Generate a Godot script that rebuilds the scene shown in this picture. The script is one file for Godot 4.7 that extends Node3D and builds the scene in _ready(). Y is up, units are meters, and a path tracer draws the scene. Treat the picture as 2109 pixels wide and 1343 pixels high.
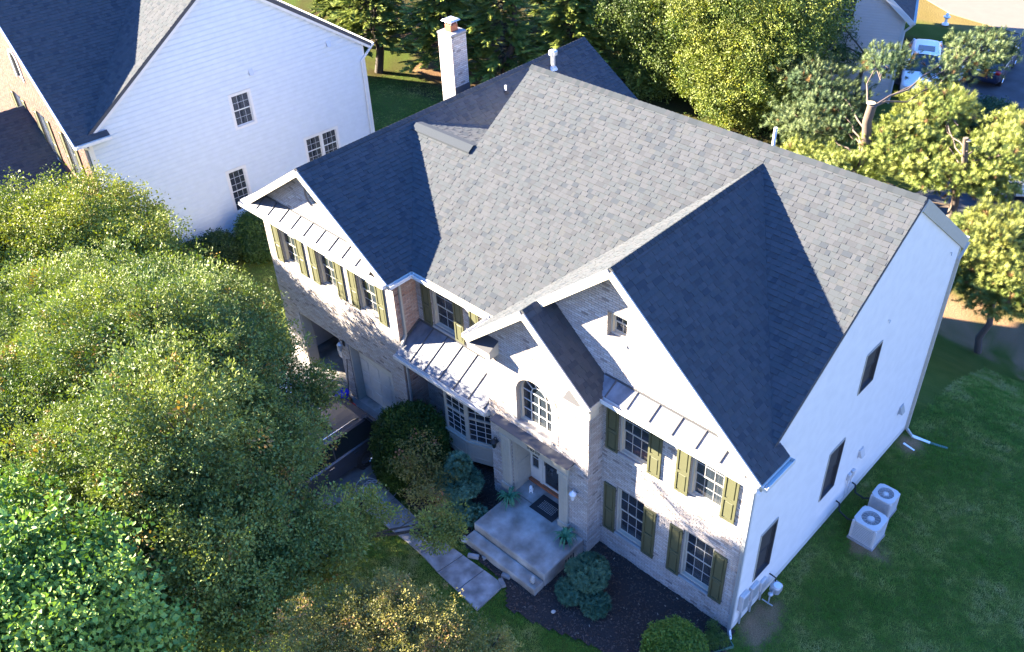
extends Node3D
# An aerial view of a brick and siding house: camera, sky and sun first, then ground, houses, yard things, vehicles and plants.

const HE := 5.75        # eave height of the house
const PP := 0.412       # main front wall lies this far behind the wing's
const DD := 9.51        # depth of the right side wall
const SM := 0.67        # roof pitches: main, wing and entry, garage
const SW := 0.874
const SG := 0.666
const WW := 7.58        # width of the right wing
const OV := 0.30        # eave overhang
const OF := 0.37        # rake overhang
const WE := 3.445       # width of the entry
const QQ := 0.543       # entry stands this far out
const GR := 11.363      # garage wing right and left walls
const GL := 17.70
const GZ := 0.405
const XA := -11.71      # left end of the high main roof
const ZR := -5.878      # ridge line of the main roof
const EYE := Vector3(6.061, 20.383, 13.063)

var M := {}
var rng := RandomNumberGenerator.new()
var taken := {}
var tabs := []          # shingles waiting to be sorted by distance

class MB:
	var v := PackedVector3Array()
	var n := PackedVector3Array()
	var c := PackedColorArray()
	var col := Color.WHITE
	func t3(a: Vector3, b: Vector3, d: Vector3) -> void:
		var m := (b - a).cross(d - a).normalized()
		v.append(a); v.append(d); v.append(b)
		n.append(m); n.append(m); n.append(m)
		c.append(col); c.append(col); c.append(col)
	func t3n(a: Vector3, b: Vector3, d: Vector3, na: Vector3, nb: Vector3, nd: Vector3) -> void:
		v.append(a); v.append(d); v.append(b)
		n.append(na); n.append(nd); n.append(nb)
		c.append(col); c.append(col); c.append(col)
	func q(a: Vector3, b: Vector3, d: Vector3, e: Vector3) -> void:
		var m := (d - a).cross(e - b)
		if m.length_squared() < 1e-14: return
		m = m.normalized()
		v.append(a); v.append(d); v.append(b); v.append(a); v.append(e); v.append(d)
		for i in 6:
			n.append(m); c.append(col)
	func hexa(p: Array) -> void:   # eight corners: 0-3 bottom ring, 4-7 top ring, each counter-clockwise seen from above
		q(p[3], p[2], p[1], p[0]); q(p[4], p[5], p[6], p[7])
		for i in 4:
			var j := (i + 1) % 4
			q(p[i], p[j], p[4 + j], p[4 + i])
	func box(a: Vector3, b: Vector3) -> void:
		var lo := Vector3(minf(a.x, b.x), minf(a.y, b.y), minf(a.z, b.z))
		var hi := Vector3(maxf(a.x, b.x), maxf(a.y, b.y), maxf(a.z, b.z))
		hexa([Vector3(lo.x, lo.y, hi.z), Vector3(hi.x, lo.y, hi.z), Vector3(hi.x, lo.y, lo.z), Vector3(lo.x, lo.y, lo.z),
			Vector3(lo.x, hi.y, hi.z), Vector3(hi.x, hi.y, hi.z), Vector3(hi.x, hi.y, lo.z), Vector3(lo.x, hi.y, lo.z)])
	func tbox(t: Transform3D, s: Vector3) -> void:   # a box of size s about the origin of t
		var h := s / 2
		var p := []
		for y in [-h.y, h.y]:
			for k in [[-1, 1], [1, 1], [1, -1], [-1, -1]]:
				p.append(t * Vector3(k[0] * h.x, y, k[1] * h.z))
		hexa(p)
	func cbox(a: Vector3, b: Vector3, r: float) -> void:   # box with chamfered edges
		var ce := (a + b) / 2
		var h := (b - a).abs() / 2
		var k := minf(r, minf(h.x, minf(h.y, h.z)) * 0.49)
		var i := h - Vector3(k, k, k)
		for ax in 3:
			for s in [-1.0, 1.0]:
				var u := (ax + 1) % 3
				var w := (ax + 2) % 3
				var cs := []
				for e in [[-1, -1], [1, -1], [1, 1], [-1, 1]]:
					var p := Vector3.ZERO
					p[ax] = s * h[ax]; p[u] = e[0] * i[u]; p[w] = e[1] * i[w]
					cs.append(ce + p)
				if s < 0: cs.reverse()
				q(cs[0], cs[1], cs[2], cs[3])
				for s2 in [-1.0, 1.0]:   # chamfers between ax and u
					var e1 := Vector3.ZERO
					var e2 := Vector3.ZERO
					e1[ax] = s * h[ax]; e1[u] = s2 * i[u]
					e2[ax] = s * i[ax]; e2[u] = s2 * h[u]
					var d := Vector3.ZERO
					d[w] = i[w]
					var f := [ce + e1 - d, ce + e2 - d, ce + e2 + d, ce + e1 + d]
					if s * s2 < 0: f.reverse()
					q(f[0], f[1], f[2], f[3])
		for sx in [-1.0, 1.0]:
			for sy in [-1.0, 1.0]:
				for sz in [-1.0, 1.0]:
					var p0 := ce + Vector3(sx * h.x, sy * i.y, sz * i.z)
					var p1 := ce + Vector3(sx * i.x, sy * h.y, sz * i.z)
					var p2 := ce + Vector3(sx * i.x, sy * i.y, sz * h.z)
					if sx * sy * sz > 0: t3(p0, p1, p2)
					else: t3(p0, p2, p1)
	func bar(a: Vector3, b: Vector3, w: float, h: float, up := Vector3.UP) -> void:   # a beam from a to b, w across and h along up
		var d := (b - a).normalized()
		var s := d.cross(up).normalized()
		var u := s.cross(d)
		var p := []
		for k in [-0.5, 0.5]:
			for e in [[a, -0.5], [a, 0.5], [b, 0.5], [b, -0.5]]:
				p.append(e[0] + s * e[1] * w + u * k * h)
		hexa(p)
	func tube(pts: Array, rad, sides := 8, caps := true) -> void:
		var k := pts.size()
		var rings := []
		var norms := []
		var side := Vector3.ZERO
		for i in k:
			var d: Vector3 = (pts[mini(i + 1, k - 1)] - pts[maxi(i - 1, 0)]).normalized()
			if side == Vector3.ZERO:
				side = d.cross(Vector3(0.31, 0.9, 0.22)).normalized()
			side = (side - d * side.dot(d)).normalized()
			var up := d.cross(side)
			var r: float = rad[i] if rad is Array else rad
			var ring := []
			var nn := []
			for j in sides:
				var o := side * cos(TAU * j / sides) + up * sin(TAU * j / sides)
				nn.append(o); ring.append(pts[i] + o * r)
			rings.append(ring); norms.append(nn)
		for i in k - 1:
			for j in sides:
				var l := (j + 1) % sides
				t3n(rings[i][j], rings[i][l], rings[i + 1][l], norms[i][j], norms[i][l], norms[i + 1][l])
				t3n(rings[i][j], rings[i + 1][l], rings[i + 1][j], norms[i][j], norms[i + 1][l], norms[i + 1][j])
		if caps:
			for j in sides:
				var l := (j + 1) % sides
				t3(pts[0], rings[0][l], rings[0][j]); t3(pts[k - 1], rings[k - 1][j], rings[k - 1][l])
	func lathe(prof: Array, sides: int, at := Vector3.ZERO, flat := 1.0) -> void:   # prof: Vector2(radius, height) from bottom to top
		for i in prof.size() - 1:
			var a: Vector2 = prof[i]
			var b: Vector2 = prof[i + 1]
			var s := Vector2(b.y - a.y, a.x - b.x).normalized()
			for j in sides:
				var t0 := TAU * j / sides
				var t1 := TAU * (j + 1) / sides
				var d0 := Vector3(cos(t0), 0, -sin(t0) * flat)
				var d1 := Vector3(cos(t1), 0, -sin(t1) * flat)
				var n0 := (d0 * s.x + Vector3.UP * s.y).normalized()
				var n1 := (d1 * s.x + Vector3.UP * s.y).normalized()
				var p := [at + d0 * a.x + Vector3.UP * a.y, at + d1 * a.x + Vector3.UP * a.y, at + d1 * b.x + Vector3.UP * b.y, at + d0 * b.x + Vector3.UP * b.y]
				if a.x > 1e-6: t3n(p[0], p[1], p[2], n0, n1, n1)
				if b.x > 1e-6: t3n(p[0], p[2], p[3], n0, n1, n0)
	func loop(top: PackedVector3Array, down: Vector3) -> void:   # slab: a flat outline, counter-clockwise from outside, and the same moved by down
		var k := top.size()
		var e := (top[1] - top[0]).normalized()
		var m := Vector3.ZERO
		for i in k:
			m += top[i].cross(top[(i + 1) % k])
		m = m.normalized()
		var f := m.cross(e)
		var flat := PackedVector2Array()
		for p in top:
			flat.append(Vector2((p - top[0]).dot(e), (p - top[0]).dot(f)))
		var tri := Geometry2D.triangulate_polygon(flat)
		for i in range(0, tri.size(), 3):
			var a := top[tri[i]]
			var b := top[tri[i + 1]]
			var d := top[tri[i + 2]]
			if (b - a).cross(d - a).dot(m) < 0:
				var w := b; b = d; d = w
			t3(a, b, d)
			if down != Vector3.ZERO: t3(a + down, d + down, b + down)
		if down != Vector3.ZERO:
			for i in k:
				var a := top[i]
				var b := top[(i + 1) % k]
				q(a + down, b + down, b, a)
	func ellipsoid(at: Vector3, r: Vector3, rows := 10, cols := 16) -> void:
		for i in rows:
			for j in cols:
				var p := []
				var m := []
				for e in [[i, j], [i, j + 1], [i + 1, j + 1], [i + 1, j]]:
					var th: float = PI * (e[0] / float(rows) - 0.5)
					var ph: float = TAU * e[1] / cols
					var d := Vector3(cos(th) * cos(ph), sin(th), -cos(th) * sin(ph))
					p.append(at + d * r); m.append((d / r).normalized())
				if i > 0: t3n(p[0], p[1], p[2], m[0], m[1], m[2])
				if i < rows - 1: t3n(p[0], p[2], p[3], m[0], m[2], m[3])
				if i == 0: t3n(p[0], p[2], p[3], m[0], m[2], m[3])
	func mesh() -> ArrayMesh:
		var a := []
		a.resize(Mesh.ARRAY_MAX)
		a[Mesh.ARRAY_VERTEX] = v
		a[Mesh.ARRAY_NORMAL] = n
		a[Mesh.ARRAY_COLOR] = c
		var m := ArrayMesh.new()
		m.add_surface_from_arrays(Mesh.PRIMITIVE_TRIANGLES, a)
		return m

# ---- nodes ----
func numbered(called: String) -> String:
	taken[called] = taken.get(called, -1) + 1
	return called if taken[called] == 0 else "%s_%03d" % [called, taken[called]]

func tag(o: Node, label: String, category := "", group := "", kind := "") -> Node:
	if label: o.set_meta("label", label)
	if category: o.set_meta("category", category)
	if group: o.set_meta("group", group)
	if kind: o.set_meta("kind", kind)
	return o

func thing(called: String, label: String, category: String, at := Vector3.ZERO, turn := 0.0, group := "") -> Node3D:
	var o := Node3D.new()
	o.name = numbered(called)
	add_child(o)
	o.position = at
	o.rotation.y = turn
	tag(o, label, category, group)
	return o

func part(parent: Node, called: String, mb: MB, mat: Material, label := "") -> MeshInstance3D:
	var o := MeshInstance3D.new()
	o.name = called if parent != self else numbered(called)
	o.mesh = mb.mesh()
	o.material_override = mat
	parent.add_child(o, true)
	if label: o.set_meta("label", label)
	return o

func sub(parent: Node, called: String, at := Transform3D()) -> Node3D:
	var o := Node3D.new()
	o.name = called
	parent.add_child(o, true)
	o.transform = at
	return o

func shared(parent: Node, called: String, mesh: Mesh, mat: Material, at: Transform3D) -> MeshInstance3D:
	var o := MeshInstance3D.new()
	o.name = called
	o.mesh = mesh
	o.material_override = mat
	parent.add_child(o, true)
	o.transform = at
	return o

func many(parent: Node, called: String, mesh: Mesh, mat: Material, xf: Array, cols: Array, kind := "stuff") -> MultiMeshInstance3D:
	var mm := MultiMesh.new()
	mm.transform_format = MultiMesh.TRANSFORM_3D
	mm.use_colors = true
	mm.mesh = mesh
	mm.instance_count = xf.size()
	for i in xf.size():
		mm.set_instance_transform(i, xf[i])
		mm.set_instance_color(i, cols[i])
	var o := MultiMeshInstance3D.new()
	o.name = called if parent != self else numbered(called)
	o.multimesh = mm
	o.material_override = mat
	parent.add_child(o, true)
	if kind: o.set_meta("kind", kind)
	return o

func struct(called: String, mb: MB, mat: Material) -> MeshInstance3D:
	var o := part(self, called, mb, mat)
	o.set_meta("kind", "structure")
	return o

func rr(a: float, b: float) -> float:
	return rng.randf_range(a, b)

func lin(r: float, g: float, b: float) -> Color:
	return Color(r, g, b).linear_to_srgb()

# ---- materials ----
func noise_tex(freq: float, lo: Color, hi: Color, size := 512, oct := 5, kind := FastNoiseLite.TYPE_SIMPLEX_SMOOTH, seed_ := 1) -> NoiseTexture2D:
	var f := FastNoiseLite.new()
	f.noise_type = kind
	f.frequency = freq
	f.fractal_octaves = oct
	f.seed = seed_
	var t := NoiseTexture2D.new()
	t.width = size
	t.height = size
	t.seamless = true
	t.noise = f
	var g := Gradient.new()
	g.set_color(0, lo)
	g.set_color(1, hi)
	t.color_ramp = g
	return t

func mat(called: String, c: Color, rough := 0.8, metal := 0.0, spec := 0.5) -> StandardMaterial3D:
	var m := StandardMaterial3D.new()
	m.resource_name = called
	m.albedo_color = c
	m.roughness = rough
	m.metallic = metal
	m.metallic_specular = spec
	M[called] = m
	return m

func tinted(called: String, rough := 0.85, spec := 0.4) -> StandardMaterial3D:   # takes its colour from the vertices
	var m := mat(called, Color.WHITE, rough, 0.0, spec)
	m.vertex_color_use_as_albedo = true
	return m

func grain(m: StandardMaterial3D, tex: Texture2D, per_metre: float) -> void:
	m.albedo_texture = tex
	m.uv1_triplanar = true
	m.uv1_world_triplanar = true
	m.uv1_scale = Vector3.ONE * per_metre

func relief(m: StandardMaterial3D, tex: Texture2D, depth: float) -> void:
	m.heightmap_enabled = true
	m.heightmap_texture = tex
	m.heightmap_scale = depth

func materials() -> void:
	var g := Color(0.78, 0.78, 0.78)
	var fine := noise_tex(0.06, Color(0.66, 0.66, 0.66), Color.WHITE, 512, 5)
	var soft := noise_tex(0.012, Color(0.955, 0.955, 0.955), Color.WHITE, 512, 4, FastNoiseLite.TYPE_SIMPLEX_SMOOTH, 4)
	var rough_n := noise_tex(0.03, Color.BLACK, Color.WHITE, 512, 5, FastNoiseLite.TYPE_SIMPLEX_SMOOTH, 7)
	var m := tinted("brick", 0.9); grain(m, fine, 2.1)
	m = mat("mortar", lin(0.30, 0.28, 0.27), 0.95); grain(m, fine, 1.3)
	m = tinted("shingle", 0.95, 0.25); grain(m, noise_tex(0.11, Color(0.7, 0.7, 0.72), Color.WHITE, 512, 4, FastNoiseLite.TYPE_SIMPLEX, 9), 3.0)
	m = mat("deck", lin(0.05, 0.05, 0.055), 0.95)
	m = mat("trim", lin(0.40, 0.37, 0.31), 0.75, 0.0, 0.3); grain(m, soft, 0.9)
	m = mat("white_trim", lin(0.54, 0.53, 0.50), 0.75, 0.0, 0.3); grain(m, soft, 0.9)
	m = mat("siding", lin(0.69, 0.66, 0.64), 0.55, 0.0, 0.35); grain(m, soft, 0.35)
	m = mat("siding_blue", lin(0.44, 0.485, 0.52), 0.55, 0.0, 0.35); grain(m, soft, 0.4)
	m = mat("siding_beige", lin(0.50, 0.46, 0.43), 0.6, 0.0, 0.35); grain(m, soft, 0.4)
	m = mat("metal_roof", lin(0.20, 0.205, 0.215), 0.45, 0.3); grain(m, noise_tex(0.01, Color(0.62, 0.62, 0.64), Color.WHITE, 512, 5, FastNoiseLite.TYPE_SIMPLEX_SMOOTH, 12), 0.5)
	m = mat("seam", lin(0.07, 0.07, 0.075), 0.6, 0.3)
	m = mat("shutter", lin(0.088, 0.088, 0.046), 0.5); grain(m, soft, 1.0)
	m = mat("shutter_dark", lin(0.02, 0.022, 0.014), 0.7)
	m = mat("glass", Color(0.20, 0.235, 0.275, 0.55), 0.06); m.transparency = BaseMaterial3D.TRANSPARENCY_ALPHA
	m = mat("muntin", lin(0.34, 0.33, 0.31), 0.6)
	m = mat("screen", lin(0.035, 0.033, 0.035), 0.75)
	m = mat("curtain", lin(0.62, 0.58, 0.52), 0.9)
	m = mat("interior", lin(0.16, 0.15, 0.14), 0.9)
	m = mat("wood_floor", lin(0.22, 0.09, 0.04), 0.5)
	m = mat("concrete", lin(0.40, 0.39, 0.37), 0.9); grain(m, noise_tex(0.006, Color(0.62, 0.59, 0.56), Color.WHITE, 1024, 6, FastNoiseLite.TYPE_SIMPLEX_SMOOTH, 21), 0.21)
	m = mat("slab", lin(0.36, 0.35, 0.345), 0.9); grain(m, noise_tex(0.008, Color(0.58, 0.56, 0.55), Color.WHITE, 1024, 6, FastNoiseLite.TYPE_SIMPLEX_SMOOTH, 22), 0.23)
	m = mat("driveway", lin(0.19, 0.185, 0.18), 0.92); grain(m, noise_tex(0.006, Color(0.72, 0.72, 0.72), Color.WHITE, 1024, 6, FastNoiseLite.TYPE_SIMPLEX_SMOOTH, 23), 0.3)
	m = mat("asphalt", lin(0.055, 0.056, 0.060), 0.92); grain(m, noise_tex(0.008, Color(0.7, 0.7, 0.7), Color.WHITE, 512, 6, FastNoiseLite.TYPE_SIMPLEX_SMOOTH, 24), 0.2)
	m = mat("road", lin(0.13, 0.10, 0.075), 0.95); grain(m, soft, 0.2)
	m = tinted("earth", 1.0, 0.1); grain(m, noise_tex(0.05, Color(0.5, 0.5, 0.5), Color.WHITE, 1024, 6, FastNoiseLite.TYPE_SIMPLEX_SMOOTH, 31), 0.6)
	relief(m, rough_n, 1.2)
	m = tinted("grass", 0.9, 0.2); m.backlight_enabled = true; m.backlight = lin(0.05, 0.08, 0.01)
	m = mat("mulch", lin(0.085, 0.072, 0.066), 1.0, 0.0, 0.1); grain(m, noise_tex(0.09, Color(0.4, 0.38, 0.38), Color.WHITE, 1024, 6, FastNoiseLite.TYPE_SIMPLEX_SMOOTH, 33), 0.9)
	relief(m, rough_n, 2.0)
	m = tinted("chips", 0.95, 0.1)
	m = tinted("leaf", 0.55, 0.35); m.backlight_enabled = true; m.backlight = lin(0.30, 0.34, 0.05)
	m = tinted("needle", 0.6, 0.3); m.backlight_enabled = true; m.backlight = lin(0.16, 0.18, 0.03)
	m = mat("bark", lin(0.11, 0.085, 0.065), 0.95); grain(m, noise_tex(0.05, Color(0.35, 0.33, 0.3), Color.WHITE, 512, 5, FastNoiseLite.TYPE_SIMPLEX_SMOOTH, 41), 1.2)
	relief(m, rough_n, 1.5)
	m = mat("pale_bark", lin(0.20, 0.15, 0.115), 0.95); grain(m, noise_tex(0.05, Color(0.45, 0.42, 0.4), Color.WHITE, 512, 5, FastNoiseLite.TYPE_SIMPLEX_SMOOTH, 42), 1.6)
	relief(m, rough_n, 1.0)
	m = mat("cut_wood", lin(0.55, 0.42, 0.27), 0.9); grain(m, fine, 5.0)
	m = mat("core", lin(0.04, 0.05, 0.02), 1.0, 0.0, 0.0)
	m = mat("black", lin(0.012, 0.012, 0.013), 0.7)
	m = mat("rubber", lin(0.015, 0.015, 0.017), 0.9)
	m = mat("clay", lin(0.42, 0.15, 0.07), 0.9); grain(m, fine, 3.0)
	m = mat("galvanized", lin(0.42, 0.44, 0.46), 0.45, 0.5); grain(m, soft, 3.0)
	m = mat("unit", lin(0.48, 0.45, 0.43), 0.6); grain(m, soft, 2.0)
	m = mat("unit_dark", lin(0.05, 0.05, 0.055), 0.7)
	m = mat("pvc", lin(0.75, 0.75, 0.74), 0.4)
	m = mat("plant_green", lin(0.035, 0.15, 0.07), 0.5)
	m = mat("blue_plastic", lin(0.015, 0.015, 0.40), 0.35)
	m = mat("drain_green", lin(0.06, 0.13, 0.09), 0.5)
	m = mat("paint_white", lin(0.74, 0.73, 0.71), 0.45); m.clearcoat_enabled = true; m.clearcoat = 0.15
	m = mat("paint_dark", lin(0.020, 0.023, 0.032), 0.25); m.clearcoat_enabled = true; m.clearcoat = 0.8
	m = mat("paint_navy", lin(0.010, 0.014, 0.035), 0.25); m.clearcoat_enabled = true; m.clearcoat = 0.8
	m = mat("car_glass", lin(0.012, 0.016, 0.018), 0.05)
	m = mat("chrome", lin(0.6, 0.6, 0.62), 0.2, 1.0)
	m = mat("tail_red", lin(0.3, 0.01, 0.01), 0.2)
	m = mat("lamp_clear", lin(0.6, 0.62, 0.65), 0.12)
	m = mat("plate", lin(0.65, 0.33, 0.05), 0.4)
	m = mat("stone", lin(0.5, 0.48, 0.45), 0.9); grain(m, fine, 4.0)

func _ready() -> void:
	rng.seed = 20240
	# camera
	var cam := Camera3D.new()
	cam.name = "camera"
	add_child(cam)
	cam.position = EYE
	cam.rotation = Vector3(-0.663, 0.790, -0.047)
	cam.fov = rad_to_deg(2.0 * atan(671.5 / 1932.87))
	cam.near = 0.1
	cam.far = 1000.0
	cam.current = true
	# sky
	var env := Environment.new()
	var sky := Sky.new()
	var sm := ProceduralSkyMaterial.new()
	sm.sky_top_color = lin(0.018, 0.070, 0.240)
	sm.sky_horizon_color = lin(0.275, 0.288, 0.285)
	sm.sky_curve = 0.13
	sm.ground_bottom_color = lin(0.06, 0.065, 0.045)
	sm.ground_horizon_color = lin(0.18, 0.19, 0.19)
	sm.sun_angle_max = 1.0
	sky.sky_material = sm
	env.background_mode = Environment.BG_SKY
	env.sky = sky
	env.tonemap_mode = Environment.TONE_MAPPER_LINEAR
	env.tonemap_exposure = 12.8
	env.sdfgi_enabled = true
	env.ssao_enabled = true
	env.ssil_enabled = true
	var we := WorldEnvironment.new()
	we.name = "world"
	we.environment = env
	add_child(we)
	# low autumn sun from the front left
	var sun := DirectionalLight3D.new()
	sun.name = "sun"
	add_child(sun)
	sun.look_at_from_position(Vector3.ZERO, Vector3(1.0, -0.452, -0.50), Vector3.UP)
	sun.light_color = Color(1.0, 0.945, 0.85)
	sun.light_energy = 1.6
	sun.light_angular_distance = 0.5
	sun.shadow_enabled = true
	materials()
	build_ground()
	build_paving()
	build_far_ground()
	build_house()
	build_neighbour()
	build_far_house()
	build_yard()
	build_cars()
	build_plants()

# ---- walls ----
func rect_hole(a: float, b: float, lo: float, hi: float) -> Dictionary:
	return {"a": a, "b": b, "lo": lo, "hi": hi, "kind": "rect"}

func arch_hole(a: float, b: float, lo: float, spring: float) -> Dictionary:
	return {"a": a, "b": b, "lo": lo, "hi": spring + (b - a) / 2, "spring": spring, "kind": "arch"}

func round_hole(x: float, y: float, r: float) -> Dictionary:
	return {"a": x - r, "b": x + r, "lo": y - r, "hi": y + r, "spring": y, "kind": "round"}

func hole_span(h: Dictionary, u: float) -> Vector2:
	if h.kind == "rect": return Vector2(h.lo, h.hi)
	var r: float = (h.b - h.a) / 2
	var k := sqrt(maxf(0.0, r * r - pow(u - (h.a + h.b) / 2, 2)))
	return Vector2(h.lo if h.kind == "arch" else h.spring - k, h.spring + k)

func hole_cut(h: Dictionary, y: float) -> Vector2:   # the u range taken out at height y, empty if x > y
	if y <= h.lo or y >= h.hi: return Vector2(1, 0)
	if h.kind == "rect" or (h.kind == "arch" and y < h.spring): return Vector2(h.a, h.b)
	var r: float = (h.b - h.a) / 2
	var k := sqrt(maxf(0.0, r * r - pow(y - h.spring, 2)))
	return Vector2((h.a + h.b) / 2 - k, (h.a + h.b) / 2 + k)

func top_at(tops: Array, u: float) -> float:
	for i in tops.size() - 1:
		if u <= tops[i + 1].x + 1e-6:
			return lerpf(tops[i].y, tops[i + 1].y, clampf((u - tops[i].x) / maxf(1e-6, tops[i + 1].x - tops[i].x), 0, 1))
	return tops[-1].y

func wall(parent: Node, called: String, t: Transform3D, tops: Array, bot: float, holes: Array, thick: float, m: Material) -> MeshInstance3D:
	var cuts := []
	for p in tops: cuts.append(p.x)
	for h in holes:
		var k := 1 if h.kind == "rect" else 18
		for i in k + 1: cuts.append(lerpf(h.a, h.b, float(i) / k))
	cuts.sort()
	var mb := MB.new()
	var u_lo: float = tops[0].x
	var u_hi: float = tops[-1].x
	for i in cuts.size() - 1:
		var a: float = clampf(cuts[i], u_lo, u_hi)
		var b: float = clampf(cuts[i + 1], u_lo, u_hi)
		if b - a < 1e-4: continue
		var mid := (a + b) / 2
		var ivs := [[bot, top_at(tops, a + 1e-5), bot, top_at(tops, b - 1e-5)]]
		for h in holes:
			if mid <= h.a or mid >= h.b: continue
			var s0 := hole_span(h, a)
			var s1 := hole_span(h, b)
			var nxt := []
			for s in ivs:
				if s0.x >= s[1] or s0.y <= s[0]:
					nxt.append(s); continue
				if s0.x > s[0] + 1e-4 or s1.x > s[2] + 1e-4: nxt.append([s[0], s0.x, s[2], s1.x])
				if s0.y < s[1] - 1e-4 or s1.y < s[3] - 1e-4: nxt.append([s0.y, s[1], s1.y, s[3]])
			ivs = nxt
		for s in ivs:
			var p := []
			for z in [0.0, -thick]:
				p.append(t * Vector3(a, s[0], z)); p.append(t * Vector3(b, s[2], z)); p.append(t * Vector3(b, s[3], z)); p.append(t * Vector3(a, s[1], z))
			mb.q(p[0], p[1], p[2], p[3]); mb.q(p[7], p[6], p[5], p[4])
			mb.q(p[3], p[2], p[6], p[7]); mb.q(p[4], p[5], p[1], p[0])
			if absf(a - u_lo) < 1e-4: mb.q(p[4], p[0], p[3], p[7])
			if absf(b - u_hi) < 1e-4: mb.q(p[1], p[5], p[6], p[2])
	for h in holes:
		if h.kind == "round": continue
		var top: float = h.hi if h.kind == "rect" else h.spring
		for e in [[h.a, 1], [h.b, -1]]:
			if e[0] < u_lo + 1e-3 or e[0] > u_hi - 1e-3: continue
			var hi: float = minf(top, top_at(tops, e[0]))
			var f := [t * Vector3(e[0], h.lo, 0), t * Vector3(e[0], h.lo, -thick), t * Vector3(e[0], hi, -thick), t * Vector3(e[0], hi, 0)]
			if e[1] < 0: f.reverse()
			mb.q(f[0], f[1], f[2], f[3])
	return part(parent, called, mb, m)

func brick_tone(pal: Array) -> Color:
	var k := rng.randf()
	var c: Color
	if k < 0.60: c = pal[0]
	elif k < 0.78: c = pal[1]
	elif k < 0.955: c = pal[2]
	else: c = pal[3]
	return c * rr(0.88, 1.10)

func bricks(parent: Node, t: Transform3D, tops: Array, bot: float, holes: Array, pal: Array) -> void:
	var mb := MB.new()
	var hgt := 0.051
	var pitch := 0.0667
	var lng := 0.178
	var top := -1e9
	for p in tops: top = maxf(top, p.y)
	var row := 0
	var y := bot + 0.006
	while y + hgt < top:
		var my := y + hgt / 2
		# the stretch of the outline at this height
		var a := 1e9
		var b := -1e9
		for i in tops.size() - 1:
			var p: Vector2 = tops[i]
			var q: Vector2 = tops[i + 1]
			var yt := y + hgt
			if p.y >= yt: a = minf(a, p.x); b = maxf(b, p.x)
			if q.y >= yt: a = minf(a, q.x); b = maxf(b, q.x)
			if (p.y - yt) * (q.y - yt) < 0:
				var x := lerpf(p.x, q.x, (yt - p.y) / (q.y - p.y))
				a = minf(a, x); b = maxf(b, x)
		var ivs := [Vector2(a, b)]
		for h in holes:
			var c1 := hole_cut(h, y)
			var c2 := hole_cut(h, y + hgt)
			var c := c1
			if c2.y >= c2.x: c = c2 if c1.y < c1.x else Vector2(minf(c1.x, c2.x), maxf(c1.y, c2.y))
			if c.y < c.x: continue
			var nxt := []
			for s in ivs:
				if c.x >= s.y or c.y <= s.x: nxt.append(s); continue
				if c.x > s.x: nxt.append(Vector2(s.x, c.x))
				if c.y < s.y: nxt.append(Vector2(c.y, s.y))
			ivs = nxt
		for s in ivs:
			var x: float = floorf(s.x / (lng + 0.016)) * (lng + 0.016) + (0.0 if row % 2 == 0 else -(lng + 0.016) / 2)
			while x < s.y:
				var l := maxf(x, s.x + 0.001)
				var r := minf(x + lng, s.y - 0.001)
				if r - l > 0.02:
					var pr := 0.006 + rr(-0.001, 0.0025)
					mb.col = brick_tone(pal)
					var p0 := t * Vector3(l, y, 0)
					var p1 := t * Vector3(r, y, 0)
					var p2 := t * Vector3(r, y + hgt, 0)
					var p3 := t * Vector3(l, y + hgt, 0)
					var o := t.basis.z * pr
					mb.q(p0 + o, p1 + o, p2 + o, p3 + o)
					mb.q(p3 + o, p2 + o, p2, p3); mb.q(p0, p1, p1 + o, p0 + o)
					mb.q(p0, p0 + o, p3 + o, p3); mb.q(p1 + o, p1, p2, p2 + o)
				x += lng + 0.016
		y += pitch
		row += 1
	if mb.v.is_empty(): return
	var o := part(parent, "bricks", mb, M.brick)
	o.set_meta("kind", "stuff")

func brick_wall(parent: Node, called: String, t: Transform3D, tops: Array, bot: float, holes: Array, pal: Array, thick := 0.25) -> Node3D:
	var w := wall(parent, called, t, tops, bot, holes, thick, M.mortar)
	bricks(w, t, tops, bot, holes, pal)
	return w

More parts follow.
